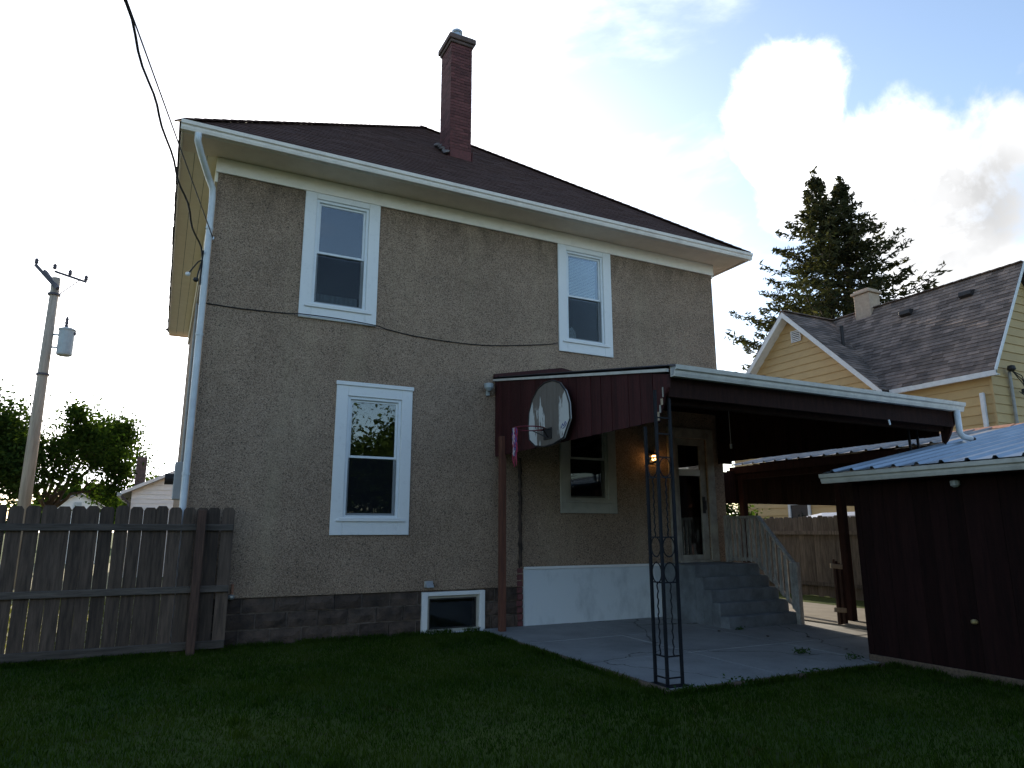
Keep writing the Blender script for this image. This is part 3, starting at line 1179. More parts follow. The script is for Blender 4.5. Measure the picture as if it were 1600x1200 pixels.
b.build('curtain', 'curtain', win_ul)

# basement window
m = MB()
a, b_, c, d = BH
m.box(a - .09, a, -.03, .044, c - .04, d + .06)
m.box(b_, b_ + .09, -.03, .044, c - .04, d + .06)
m.box(a, b_, -.028, .044, d, d + .059)
m.box(a, b_, -.028, .044, c - .039, c)
bw = m.build('basement_window', 'white', house, bevel=.006)
m = MB()
for q in ((a + .001, a + .04, c + .001, d - .001), (b_ - .04, b_ - .001, c + .001, d - .001), (a + .04, b_ - .04, d - .04, d - .001), (a + .04, b_ - .04, c + .001, c + .04)):
    m.box(q[0], q[1], .02, .07, q[2], q[3])
m.build('frame', 'porchtrim', bw, bevel=.004)
m = MB()
for q in ((a + .04, a + .062, c + .041, d - .041), (b_ - .062, b_ - .04, c + .041, d - .041), (a + .062, b_ - .062, d - .062, d - .041), (a + .062, b_ - .062, c + .041, c + .062)):
    m.box(q[0], q[1], .03, .06, q[2], q[3])
m.build('sash', 'blackmetal', bw)
m = MB()
m.box(a + .06, b_ - .06, .05, .054, c + .06, d - .06)
m.build('pane', 'glassdim', bw)
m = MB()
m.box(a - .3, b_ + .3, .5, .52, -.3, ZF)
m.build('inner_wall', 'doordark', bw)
# dryer vent
m = MB()
m.box(3.44, 3.58, -.03, -.003, .69, .79)
vh = m.build('vent_hood', 'tin', house, bevel=.008)
m = MB()
m.prism([(3.45, -.03, .78), (3.57, -.03, .78), (3.57, -.10, .71), (3.45, -.10, .71)], (0, .001, -.02))
m.build('flap', 'tin', vh, bevel=.004)

# door
m = MB()
a, b_, c, d = HOLES['door']
m.box(a - .18, a, -.04, -.002, c, d + .2)
m.box(b_, b_ + .18, -.04, -.002, c, d + .2)
m.box(a, b_, -.038, -.002, d, d + .199)
m.box(a - .0, b_ + .0, -.06, .1, c - .03, c + .035)
door = m.build('door', 'doortrim', house, bevel=.006)
m = MB()
m.box(a + .004, a + .10, .01, .05, c + .036, d - .004)
m.box(b_ - .16, b_ - .004, .01, .05, c + .036, d - .004)
m.box(a + .10, b_ - .16, .0105, .0495, d - .14, d - .0045)
m.box(a + .10, b_ - .16, .0105, .0495, c + .0365, c + .13)
m.build('storm_door_frame', 'doortrim', door, bevel=.005)
m = MB()
m.box(a + .10, b_ - .16, .0, .048, 2.60, 2.72)
m.build('middle_rail', 'white', door, bevel=.005)
m = MB()
m.box(a + .098, b_ - .158, .026, .031, c + .128, 2.605)
m.build('pane', 'glassdim', door)
m = MB()
m.box(a + .098, b_ - .158, .026, .031, 2.715, d - .138)
m.build('pane', 'glassdim', door)
m = MB()
m.box(a + .004, b_ - .004, .14, .19, c + .036, d - .004)
m.build('inner_door', 'doordark', door)
m = MB()
m.tube([(b_ - .1, .012, 1.95), (b_ - .1, -.05, 1.95), (b_ - .1, -.05, 2.12), (b_ - .1, .012, 2.12)], .011, 6)
m.box(b_ - .135, b_ - .065, .001, .0095, 1.88, 2.2)
m.build('handle', 'blackmetal', door)

# meter box and conduit on the left side wall
m = MB()
m.box(-.17, -.002, 1.9, 2.2, 2.05, 2.65)
mt_ = m.build('meter_box', 'polegrey', house, bevel=.01)
m = MB()
m.tube([(-.17, 2.05, 2.38), (-.30, 2.05, 2.38)], .09, 14)
m.build('meter', 'blackmetal', mt_)
m = MB()
m.tube([(-.07, 2.05, 2.65), (-.07, 2.05, 5.4), (-.07, .2, 5.5)], .025, 8)
m.build('conduit', 'conduit', house)
# weatherhead and wire clamps at the corner
m = MB()
m.tube([(-.10, -.02, 5.05), (-.10, -.03, 5.45), (-.12, -.06, 5.56)], .022, 8)
m.tube([(-.11, -.04, 5.42), (-.16, -.06, 5.38), (-.23, -.06, 5.26), (-.275, -.06, 5.17)], .010, 6)
m.tube([(-.11, -.04, 5.42), (-.13, -.07, 5.3), (-.15, -.07, 5.18), (-.155, -.07, 5.1)], .012, 6)
wh = m.build('service_bracket', 'rubber', house)
m = MB()
m.lathe((-.28, -.06, 5.14), [(.015, 0), (.032, .015), (.032, .05), (.015, .06)], 10)
m.build('insulator', 'white', wh)
m = MB()
m.lathe((-.17, -.07, 5.07), [(.02, 0), (.036, .015), (.036, .05), (.015, .06)], 10)
m.build('insulator', 'rubber', wh)
m = MB()
m.box(-.02, .02, -.04, .0, 5.77, 5.81)
m.build('wire_hook', 'tin', wh)


# wires
def sag(a, b, n, s):
    a, b = Vector(a), Vector(b)
    return [a.lerp(b, i / n) - Vector((0, 0, 4 * s * (i / n) * (1 - i / n))) for i in range(n + 1)]


P0, P1 = Vector((-.12, -.06, 5.5)), Vector((-1.035, -4.3, 6.142))
E0 = P0 + (P1 - P0) * 6.2
pts = sag(P0, E0, 150, .0)
pts = [p + Vector((.016 * math.sin(i * 1.15), 0, .016 * math.cos(i * .83))) for i, p in enumerate(pts)]
m = MB().tube(pts, .013, 6)
tag(m.build('service_cable', 'rubber'), 'thick wavy black power cable rising from the house corner over the camera', 'cable')
Q0, Q1 = Vector((0, -.055, 5.79)), Vector((-1.013, -4.3, 6.150))
E1 = Q0 + (Q1 - Q0) * 6.3
m = MB().tube(sag(Q0, E1, 40, .0), .008, 5)
tag(m.build('telephone_wire', 'cable2'), 'thin straight wire beside the thick cable, ending above the downspout', 'wire')
m = MB()
cp = [(-.008, 4.787), (.5, 4.775), (1.283, 4.797), (1.9, 4.80), (2.538, 4.765), (3.1, 4.70), (3.756, 4.676), (4.4, 4.69), (4.965, 4.752), (5.5, 4.83), (5.951, 4.91)]
fine = []
for i in range(len(cp) - 1):
    for s_ in range(4):
        f = s_ / 4
        p = [cp[max(i - 1, 0)], cp[i], cp[i + 1], cp[min(i + 2, len(cp) - 1)]]
        q = [.5 * (2 * p[1][k_] + (p[2][k_] - p[0][k_]) * f + (2 * p[0][k_] - 5 * p[1][k_] + 4 * p[2][k_] - p[3][k_]) * f * f + (3 * p[1][k_] - p[0][k_] - 3 * p[2][k_] + p[3][k_]) * f ** 3) for k_ in (0, 1)]
        out_y = -.072 if 1.2 < q[0] < 2.6 or q[0] > 5.85 else -.012
        fine.append((q[0], out_y, q[1]))
m.tube(fine, .008, 6)
tag(m.build('wall_cable', 'rubber'), 'black cable drooping across the wall between the two upper windows', 'cable')

# ------------------------------------------------------------------ porch lamp
lamp = thing('wall_lamp', (7.92, -.01, 2.82), 'small lit orange porch lamp on the wall under the patio cover', 'lamp')
m = MB().box(7.86, 7.98, -.03, -.005, 2.80, 3.02)
m.build('backplate', 'lampmetal', lamp, bevel=.006)
m = MB().tube([(7.92, -.03, 2.99), (7.92, -.10, 3.01), (7.92, -.115, 2.97)], .012, 6)
m.build('arm', 'lampmetal', lamp)
m = MB().lathe((7.92, -.115, 2.94), [(.075, 0), (.06, .03), (.02, .05)], 12)
m.build('lamp_cap', 'lampmetal', lamp)
m = MB().lathe((7.92, -.115, 2.84), [(.04, 0), (.056, .03), (.056, .08), (.045, .098)], 12)
m.build('bulb', 'bulb', lamp, smooth=True)
m = MB().lathe((7.92, -.115, 2.80), [(.035, 0), (.045, .015), (.045, .038)], 12)
m.build('lamp_base', 'lampmetal', lamp)

# ------------------------------------------------------------------ steps and stair railing
steps = thing('concrete_steps', (8.75, -.9, 0), 'five grey concrete steps rising to the back door', 'steps')
SX0, SX1 = 8.02, 9.56
yb = [-.94, -1.14, -1.34, -1.54, -1.74]
for i in range(5):
    z1 = .965 - i * .193
    z0 = -.05
    m = MB().box(SX0 - .012 * i, SX1, yb[i], (-.045 if i == 0 else yb[i - 1] - .001), z0, z1)
    if i == 0:
        m.v = [(x, y, z) for x, y, z in m.v]
    m.build('step', 'stepconc', steps, bevel=.014)

rail = thing('stair_railing', (9.48, -1.0, .9), 'flaking white wooden railing down the side of the steps', 'railing')
RXX = 9.48


def rtop(y): return 1.80 if y > -1.05 else 1.80 - (-1.05 - y) * 1.10


def rbot(y): return .975 + .07 if y > -.93 else .975 + .07 - (-.93 - y) * .93


MB().prism([(RXX - .035, -.28, 1.77), (RXX - .035, -1.05, 1.77), (RXX - .035, -1.05, 1.82), (RXX - .035, -.28, 1.82)], (.09, 0, 0)).build('top_rail', 'railpaint', rail, bevel=.005)
MB().prism([(RXX - .035, -1.052, 1.77), (RXX - .035, -1.86, .88), (RXX - .035, -1.86, .935), (RXX - .035, -1.052, 1.822)], (.09, 0, 0)).build('top_rail', 'railpaint', rail, bevel=.005)
MB().prism([(RXX - .02, -.28, 1.0), (RXX - .02, -.93, 1.0), (RXX - .02, -.93, 1.06), (RXX - .02, -.28, 1.06)], (.06, 0, 0)).build('bottom_rail', 'railpaint', rail, bevel=.005)
MB().prism([(RXX - .02, -.932, 1.0), (RXX - .02, -1.80, .195), (RXX - .02, -1.80, .26), (RXX - .02, -.932, 1.062)], (.06, 0, 0)).build('bottom_rail', 'railpaint', rail, bevel=.005)
for y, z0, z1 in ((-.25, .966, 1.84), (-1.83, .0, 1.02)):
    MB().box(RXX - .045, RXX + .045, y - .045, y + .045, z0, z1).build('post', 'railpaint', rail, bevel=.006)
y = -.36
while y > -1.76:
    z0 = (1.03 if y > -.93 else 1.03 - (-.93 - y) * .93)
    z1 = (1.79 if y > -1.05 else 1.79 - (-1.05 - y) * 1.10)
    MB().prism([(RXX - .048, y - .033, z0 - .05), (RXX - .048, y + .033, z0), (RXX - .048, y + .033, z1), (RXX - .048, y - .033, z1 - .03)], (.026, 0, 0)).build('baluster', 'railpaint', rail, bevel=.003)
    y -= .116

# ------------------------------------------------------------------ patio cover
PX0, PX1, PY, PZ0, PZ1 = 4.62, 9.9, -4.57, 4.10, 3.33
slope = (PZ0 - PZ1) / -PY


def pz(y): return PZ0 + slope * y


cover = thing('patio_cover', (4.62, -.2, 0), 'maroon plank sided lean-to patio cover with white front gutter', 'patio cover')
BZ, BZR = 2.77, 2.915
MB().box(HW - .15, PX1 + .01, -.055, -.025, 2.86, 4.04).build('infill_board', 'darkwood', cover)
y = -.06
i = 0
while y > -4.30:
    wd = .118
    y2 = max(y - wd, -4.33)
    for side, x in ((0, PX0), (1, PX1 - .02)):
        jit = random.uniform(-.004, .004)
        yb0 = yb1 = (BZ if side == 0 else BZR) + jit
        MB().prism([(x + jit, y, yb0), (x + jit, y2 + .004, yb1), (x + jit, y2 + .004, pz(y2) - .03), (x + jit, y, pz(y) - .03)], (.02, 0, 0)).build('plank', 'maroon' if side == 0 else 'darkwood', cover)
    y = y2
    if y <= -4.33:
        break
# curved ragged end board of each side
for side, x in ((0, PX0 - .012), (1, PX1 - .012)):
    pts = [(-4.32, pz(-4.3) - .05), (-4.60, pz(-4.6) - .06), (-4.58, 3.12), (-4.50, 3.02), (-4.46, 2.92), (-4.41, 2.84), (-4.37, 2.80), (-4.40, 2.76), (-4.33, 2.74)]
    MB().prism([(x, p, q) for p, q in pts], (.045, 0, 0)).build('end_board', 'maroon' if side == 0 else 'darkwood', cover, bevel=.006)
fr = [(PX0 - .02, -4.50 - .02 * i_, 3.2 - i_ * .1) for i_ in range(6)]
for i_ in range(5):
    m = MB()
    z = 3.02 - i_ * .085
    yy = -4.52 + i_ * .035
    m.box(PX0 - .022, PX0 - .013, yy + random.uniform(-.01, .01), yy + random.uniform(.014, .03), z, z + random.uniform(.06, .12))
    m.build('paint_flake', 'raw' if i_ % 2 else 'porchtrim', cover)
# pale drip edge along the left slope
MB().prism([(PX0 - .03, -.02, pz(0) - .032), (PX0 - .03, -4.6, pz(-4.6) - .032), (PX0 - .03, -4.6, pz(-4.6) + .004), (PX0 - .03, -.02, pz(0) + .004)], (.03, 0, 0)).build('drip_edge', 'gutter2', cover)
# upstand of maroon boards against the wall, above the roof
MB().prism([(PX0 - .02, -.06, 4.10), (6.5, -.06, 4.12), (6.5, -.06, 4.36), (5.95, -.06, 4.44), (PX0 - .02, -.06, 4.19)], (0, .045, 0)).build('wall_upstand', 'maroon', cover)
# rafters, front board, ledger
x = PX0 + .3
while x < PX1 - .1:
    MB().prism([(x, -.07, pz(0) - .19), (x, -4.50, pz(-4.5) - .19), (x, -4.50, pz(-4.5) - .045), (x, -.07, pz(0) - .045)], (.045, 0, 0)).build('rafter', 'darkwood', cover)
    x += .6
MB().box(PX0 + .03, PX1 - .03, -.068, -.022, 3.84, 4.07).build('ledger', 'darkwood', cover)
MB().box(PX0 + .035, PX1 - .03, -4.545, -4.505, 3.02, 3.27).build('front_board', 'darkwood', cover, bevel=.005)
MB().box(PX0 + .04, PX1 - .04, -4.40, -4.28, 2.98, 3.10).build('beam', 'darkwood', cover)


def corr(O, U, V, wid, ln, pitch, h, th=.004):
    """trapezoid-ribbed sheet: ribs run along V"""
    O, U, V = Vector(O), Vector(U).normalized(), Vector(V).normalized()
    Nn = U.cross(V).normalized()
    if Nn.z < 0:
        Nn = -Nn
    prof = [(0, 0)]
    u = pitch * .5
    while u < wid - pitch * .3:
        prof += [(u - .034, 0), (u - .014, h), (u + .014, h), (u + .034, 0)]
        u += pitch
    prof.append((wid, 0))
    s = MB()
    n = len(prof)
    for off in (0, -th):
        for v in (0, ln):
            s.v += [tuple(O + U * a + V * v + Nn * (b + off)) for a, b in prof]
    for i in range(n - 1):
        s.f += [(i, i + 1, n + i + 1, n + i), (2 * n + i, 3 * n + i, 3 * n + i + 1, 2 * n + i + 1)]
        s.f += [(i, 2 * n + i, 2 * n + i + 1, i + 1), (n + i, n + i + 1, 3 * n + i + 1, 3 * n + i)]
    return s


V_ = Vector((0, PY - .06, -slope * (-PY + .06)))
npn = 6
wd = (PX1 - PX0 + .06) / npn
for i in range(npn):
    corr((PX0 - .03 + i * wd, -.01, pz(0) + .035 + (i % 2) * .004), (1, 0, 0), V_, wd + .02, V_.length, .23, .028).build('roof_sheet', 'darksheet', cover)
gutter('gutter', (PX0 + .02, -4.60, 3.235), (PX1 + .05, -4.60, 3.235), -1, .125, 'gutter2', cover, 'x')
m = MB().tube([(PX1 - .10, -4.655, 3.24), (PX1 - .10, -4.655, 2.92), (PX1 - .08, -4.68, 2.86), (PX1 + .05, -4.72, 2.83)], .042, 8)
m.build('downspout', 'pipe', cover, smooth=True)
m = MB().tube([(PX1 + .05, -4.72, 2.83), (PX1 + .09, -4.735, 2.82)], .034, 8)
m.build('downspout_mouth', 'blackmetal', cover)
# red-brown timber post beside the wall
MB().box(4.545, 4.645, -.44, -.34, -.02, BZ + .3).build('post', 'redwood', cover, bevel=.008)
# small hanging hooks under the roof
MB().tube([(8.6, -1.4, pz(-1.4) - .05), (8.6, -1.4, 3.05)], .006, 5).tube([(8.6, -1.4, 3.05), (8.6, -1.4, 2.97)], .022, 6).build('pull_chain', 'vinyl', cover)
MB().tube([(8.4, -4.56, 3.02), (8.4, -4.57, 2.95)], .012, 6).build('hook', 'vinyl', cover)
# grey floodlight box on the wall by the cover
fl_ = thing('wall_floodlight', (4.5, -.05, 3.95), 'small grey floodlight on the wall where the patio cover begins', 'floodlight')
MB().box(4.46, 4.52, -.06, -.004, 3.80, 3.90).build('bracket', 'polegrey', fl_, bevel=.01)
MB().lathe((4.47, -.12, 3.87), [(.03, 0), (.075, .05), (.085, .12), (.06, .13)], 12).build('lamp_head', 'polegrey', fl_)


# wrought iron corner columns
def column(loc, label):
    c = thing('iron_column', loc, label, 'column', 'wrought iron columns of the patio cover')
    x, y, z = loc
    H = 3.12 - z - .03
    s = .195
    legs = [(x, y), (x + s, y), (x, y + s)]
    for li, (a, b) in enumerate(legs):
        MB().box(a - .014, a + .014, b - .014, b + .014, z, z + (H if li < 2 else 2.72)).build('leg', 'iron', c)
    for dx, dy in ((1, 0), (0, 1)):
        P = lambda u, h: (x + dx * u, y + dy * u, z + h)
        for h in (.08, .29, 1.03, 1.50, 2.14, 2.36) + ((2.62, 2.80) if dx else ()):
            MB().bar(P(.014, h), P(s - .014, h), .014, .014).build('cross_bar', 'iron', c)
        for h0, h1 in ((.29, 1.03), (1.50, 2.14)):
            n = 24
            pts = [P(s / 2 + .006 * math.cos(k_ * 1.9), h0 + (h1 - h0) * k_ / n) for k_ in range(n + 1)]
            pts = [(a + dy * .006 * math.sin(k_ * 1.9), b + dx * .006 * math.sin(k_ * 1.9), q) for k_, (a, b, q) in enumerate(pts)]
            MB().tube(pts, .008, 5).build('twisted_bar', 'iron', c)
        for hc_ in (1.13, 1.40, 2.25):
            ring = [P(s / 2 + .078 * math.cos(t), hc_ + .105 * math.sin(t)) for t in np.linspace(0, 2 * math.pi, 20, endpoint=False)]
            MB().tube(ring, .007, 5, closed=True).build('ring', 'iron', c)
    MB().prism([(x - .05, y - .05, z - .005), (x + s + .05, y - .05, z - .005), (x + s + .05, y + .05, z - .005), (x + .05, y + .05, z - .005), (x + .05, y + s + .05, z - .005), (x - .05, y + s + .05, z - .005)], (0, 0, .012)).build('base_plate', 'iron', c)
    return c


col1 = column((4.49, -4.50, -.018), 'black wrought iron corner column at the front edge of the patio')
col2 = column((9.55, -4.06, .0), 'black wrought iron column showing above the metal garage roof')

# ------------------------------------------------------------------ basketball hoop
hoop = thing('basketball_hoop', (4.56, -2.08, 2.72), 'old basketball hoop with peeling fan shaped backboard on the maroon planks', 'basketball hoop')
outl = [(-.60, .30), (-.585, .52), (-.50, .70), (-.34, .85), (-.14, .925), (.10, .93), (.30, .88), (.47, .75), (.58, .56), (.61, .34), (.58, .14), (.40, .03), (.12, -.01), (-.14, .0), (-.42, .06)]
bd = MB()
bd.prism([(4.50, -2.08 + a, 2.73 + b) for a, b in outl], (.028, 0, 0))
bo = bd.build('backboard', 'board', hoop, bevel=.006)
MB().tube([(4.499, -2.08 + a * .985, 2.73 + .46 + (b - .46) * .985) for a, b in outl], .012, 6, closed=True).build('backboard_edge', 'blackmetal', hoop)
for yy in (-2.35, -1.85):
    MB().box(4.53, 4.618, yy - .04, yy + .04, 2.86, 3.4).build('mounting_block', 'darkwood', hoop)
sc = [(.36, .20), (.40, .26), (.43, .22), (.47, .28), (.50, .25), (.46, .21), (.40, .19)]
MB().tube([(4.4975, -2.08 - a_, 2.73 + b_) for a_, b_ in sc], .006, 4).build('blue_mark', 'nblue', hoop)
RC = Vector((4.19, -2.07, 2.955))
ring = [RC + Vector((.225 * math.cos(t), .225 * math.sin(t), 0)) for t in np.linspace(0, 2 * math.pi, 28, endpoint=False)]
MB().tube(ring, .009, 6, closed=True).build('rim', 'red', hoop)
MB().tube([(4.498, -2.16, 2.955), (4.40, -2.14, 2.955)], .01, 5).tube([(4.498, -1.98, 2.955), (4.40, -2.0, 2.955)], .01, 5).tube([(4.498, -2.07, 2.84), (4.33, -2.22, 2.95)], .008, 5).tube([(4.498, -2.07, 2.84), (4.33, -1.92, 2.95)], .008, 5).box(4.485, 4.4995, -2.18, -1.96, 2.82, 2.98).build('bracket', 'blackmetal', hoop)
for i in range(15):
    t = math.pi + random.uniform(-.30, .30)
    p = RC + Vector((.225 * math.cos(t), .225 * math.sin(t), -.005))
    ln = random.uniform(.24, .40) if i > 3 else random.uniform(.45, .58)
    n = 9
    pts = [p + Vector((random.uniform(-.008, .008), random.uniform(-.010, .010), -ln * k_ / n)) for k_ in range(n + 1)]
    MB().tube(pts, .0065, 5).build('net_cord', ('nred', 'nwhite', 'nblue')[i % 3 if i > 3 else 0], hoop)

# ------------------------------------------------------------------ left wooden fence
fence = thing('wooden_fence', (-3, -.22, 0), 'weathered grey dog-ear picket fence beside the left house corner', 'fence')
FH = 1.83
pick = []
for var in range(4):
    s = MB()
    w_, th = .148 + var * .003, .018
    s.prism([(0, 0, 0), (w_, 0, 0), (w_, 0, FH - .04), (w_ - .028, 0, FH), (.028, 0, FH), (0, 0, FH - .04)], (0, th, 0))
    pick.append(s.mesh('picket', 'fence'))
x = .595
i = 0
while x > -9:
    var = random.randrange(4)
    w_ = .148 + var * .003
    x -= w_
    inst('picket', pick[var], fence, (x, -.205, .035 + random.uniform(-.012, .012)), (0, random.uniform(-.006, .006), 0))
    gap = random.choice((.004, .007, .009, .012, .015))
    if -1.2 < x < .1:
        gap = random.choice((.003, .004, .006, .010))
    x -= gap
    i += 1
for z, h in ((1.60, .085), (.80, .085), (.095, .10)):
    MB().box(-9, .59, -.25, -.2055, z - h / 2, z + h / 2).build('rail', 'fencerail', fence, bevel=.006)
for x in (.13, -2.35, -4.8, -7.3):
    MB().box(x, x + .105, -.362, -.252, -.3, FH + .0).build('post', 'fencepost', fence, bevel=.008)
# white fitting and orange stub on the wall by the fence end
MB().tube([(.66, -.02, .70), (.66, -.04, .84)], .018, 8).build('pipe_stub', 'rust', house)
MB().lathe((.65, -.05, .64), [(.03, 0), (.045, .02), (.045, .05), (.02, .06)], 10).build('hose_tap', 'tin', house)

# ------------------------------------------------------------------ garage
GX, GE, GEZ, GS = 7.75, 7.5, 2.27, .2
GRX, GRZ = 12.2, 3.215
GY1, GY0 = -4.42, -11.0
garage = thing('garage', (12.2, -7.7, 0), 'dark brown plank garage with blue-grey ribbed metal roof at the right', 'garage')
gw = MB()
gw.box(GX + .02, 16.6, GY0, GY1 - .02, -.06, 2.22)
gw.prism([(GX + .3, GY0 + .02, 2.22), (16.4, GY0 + .02, 2.22), (GRX, GY0 + .02, 3.12)], (0, GY1 - GY0 - .06, 0))
gw.build('wall', 'garage', garage)
y = GY1
while y > GY0:
    y2 = y - .195
    jit = random.uniform(-.003, .003)
    MB().box(GX - .004 + jit, GX + .018, y2 + .0025, y, -.02, 2.24).build('plank', 'garage', garage)
    y = y2
x = GX + .02
while x < 16.5:
    MB().box(x, x + .19, GY1 - .018, GY1 + .0, .0, 2.24).build('plank', 'garage', garage)
    x += .195
MB().box(GX - .03, GX - .004, GY0, GY1 + .02, -.06, .05).build('sill_board', 'edging', garage, bevel=.008)
MB().box(GX - .02, GX + .02, GY1 - .06, GY1 + .02, .05, 2.24).build('corner_board', 'garage', garage, bevel=.006)
# roof sheets
wd = .86
ln = math.hypot(GRX - GE + .05, (GRX - GE + .05) * GS)
y = GY1 + .22
i = 0
while y > GY0 - .3:
    corr((GE - .05, y, GEZ + .035 - .05 * GS + (i % 2) * .003), (0, -1, 0), (1, 0, GS), wd + .015, ln, .287, .03).build('roof_sheet', 'sheet', garage)
    y -= wd
    i += 1
y = GY1 + .22
while y > GY0 - .3:
    corr((16.95, y, GEZ + .02), (0, -1, 0), (-1, 0, GS), wd + .015, ln - .05, .287, .03).build('roof_sheet', 'sheet', garage)
    y -= wd
MB().prism([(GRX - .2, GY1 + .25, GRZ - .01), (GRX, GY1 + .25, GRZ + .065), (GRX + .2, GY1 + .25, GRZ - .01), (GRX, GY1 + .25, GRZ + .04)], (0, GY0 - GY1 - .5, 0)).build('ridge_cap', 'rust', garage)
MB().box(GE + .0, GE + .03, GY0 - .3, GY1 + .2, GEZ - .13, GEZ + .005).build('fascia', 'garage', garage)
MB().box(GE + .03, GX - .005, GY0 - .3, GY1 + .2, GEZ - .03, GEZ - .005).build('soffit', 'garage', garage)
gutter('gutter', (GE - .002, GY1 + .24, GEZ - .115), (GE - .002, GY0 - .3, GEZ - .115), -1, .12, 'gutter2', garage, 'y')
MB().lathe((GX - .03, -5.75, .55), [(.02, 0), (.034, .012), (.036, .035), (.02, .05)], 10).build('door_knob', 'brass', garage)
MB().lathe((GX - .05, -5.75, 2.03), [(.02, 0), (.05, .02), (.05, .07), (.02, .08)], 10).build('eave_lamp', 'polegrey', garage)

# ------------------------------------------------------------------ carport behind the garage
CE, CEZ = 10.46, GEZ + (10.46 - GE) * GS
cport = thing('carport', (12.2, -1.8, 0), 'open carport with rusty edged metal roof between house and garage', 'carport')
lnc = math.hypot(GRX - CE, (GRX - CE) * GS)
y = .62
i = 0
while y > GY1 + .3:
    wdc = min(.86, y - GY1 - .225)
    corr((CE - .02, y, CEZ + .033), (0, -1, 0), (1, 0, GS), wdc, lnc, .287, .03).build('roof_sheet', 'sheetrust', cport)
    corr((15.2, y, GRZ - 3.0 * GS + .03), (0, -1, 0), (-1, 0, GS), wdc, math.hypot(3, .6), .287, .03).build('roof_sheet', 'sheetrust', cport)
    y -= .86
MB().prism([(GRX - .2, .65, GRZ + .0), (GRX, .65, GRZ + .07), (GRX + .2, .65, GRZ + .0), (GRX, .65, GRZ + .045)], (0, GY1 - .4, 0)).build('ridge_cap', 'rust', cport)
MB().box(CE + .0, CE + .04, GY1 + .24, .6, CEZ - .14, CEZ + .005).build('fascia', 'darkwood', cport)
# closed gable at the far end, bottom at head height
for k_ in range(4):
    MB().box(9.70 + k_ * .20, 9.899 + k_ * .20, .50, .52, 2.11, 2.70 + k_ * .03).build('gable_board', 'darkwood', cport)
xg = CE + .045
while xg < 15.0:
    zt = min(GEZ + (xg - GE) * GS, GRZ - (xg + .19 - GRX) * GS) - .02
    MB().box(xg, xg + .186, .50, .52, 2.11, zt).build('gable_board', 'darkwood', cport)
    xg += .19
for x, y in ((10.52, .45), (14.9, .45), (10.48, -1.93), (14.9, -1.93)):
    MB().box(x, x + .13, y - .13, y, .0, CEZ - .145 if x < 12 else GRZ - .6).build('post', 'darkwood', cport, bevel=.008)
MB().box(CE + .05, CE + .16, GY1 + .25, .49, CEZ - .26, CEZ - .03).build('beam', 'darkwood', cport)
for y in (-.6, -2.2, -3.6):
    MB().prism([(CE + .17, y, CEZ - .10), (GRX, y, GRZ - .10), (GRX, y, GRZ - .01), (CE + .17, y, CEZ - .01)], (0, .05, 0)).build('rafter', 'darkwood', cport)

# little wooden gate folded open against the carport post
gate = thing('wooden_gate', (9.95, -2.3, 0), 'narrow open slatted gate with pale cross rails by the carport post', 'gate')
gx, gy = 9.80, -2.32
for i in range(4):
    MB().box(gx + i * .075, gx + i * .075 + .045, gy + i * .012, gy + i * .012 + .018, .04, 1.08 - i * .03).build('slat', 'darkwood' if i % 2 else 'fencepost', gate)
for z in (.28, .98):
    MB().bar((gx - .09, gy - .015, z), (gx + .24, gy + .03, z - .03), .025, .075).build('cross_rail', 'raw', gate, bevel=.004)

# ------------------------------------------------------------------ fence on the boundary to the yellow house
f2 = thing('boundary_fence', (14.05, 0, 0), 'old grey board fence on the boundary behind the steps', 'fence')
pk2 = []
for var in range(4):
    s = MB()
    w_ = .135 + var * .006
    s.prism([(0, 0, 0), (0, w_, 0), (0, w_, 1.84), (0, w_ - .03, 1.88), (0, .03, 1.88), (0, 0, 1.84)], (.018, 0, 0))
    pk2.append(s.mesh('picket', 'fence2'))
y = -4.0
while y < 9:
    var = random.randrange(4)
    inst('picket', pk2[var], f2, (14.05, y, random.uniform(-.01, .03)), (random.uniform(-.008, .008), 0, 0))
    y += .135 + var * .006 + random.choice((.002, .004, .008))
for z in (.3, 1.50):
    MB().box(14.005, 14.048, -4, 9, z - .045, z + .045).build('rail', 'fence2', f2)
for y in (-3.6, -1.2, 1.2, 3.6, 6.0, 8.4):
    MB().box(14.075, 14.175, y, y + .1, -.2, 1.8).build('post', 'fence2', f2)

# ------------------------------------------------------------------ yellow neighbour house
nh = thing('yellow_house', (19.7, 3.5, 0), 'yellow clapboard house with steep grey-brown shingle roof behind the fence', 'house')
NX, NEZ, NRX, NRZ = 17.6, 5.39, 19.68, 8.56
NY0, NY1 = -1.147, 5.3
GXN = 17.3                # cross gable rake plane
GAY, GF0, GF1 = 4.84, 1.68, 8.0
WX, WGX = 17.8, 17.62     # walls
wl = MB()
wl.box(WX + .02, 21.4, -.92 + .02, 2.0, 0, 5.35)
wl.box(WGX + .02, 21.7, 2.001, 7.7, 0, 5.352)
wl.prism([(WX + .1, -.90, 5.35), (21.4, -.90, 5.35), (NRX, -.90, NRZ - .12)], (0, 5.8, 0))
wl.prism([(WGX + .02, 2.0, 5.35), (WGX + .02, 7.7, 5.35), (WGX + .02, GAY, NRZ - .16)], (4.0, 0, 0))
wl.build('wall', 'yellow', nh)


def lap_x(z0, z1, x, ya, yb2, ya1=None, yb1=None):
    """clapboard on a wall facing -x"""
    ya1 = ya if ya1 is None else ya1
    yb1 = yb2 if yb1 is None else yb1
    s = MB()
    s.v = [(x - .028, ya, z0), (x - .028, yb2, z0), (x - .004, yb1, z1), (x - .004, ya1, z1), (x + .018, ya, z0), (x + .018, yb2, z0), (x + .018, yb1, z1), (x + .018, ya1, z1)]
    s.f = [(1, 0, 3, 2), (0, 1, 5, 4), (2, 3, 7, 6), (0, 4, 7, 3), (1, 2, 6, 5)]
    return s


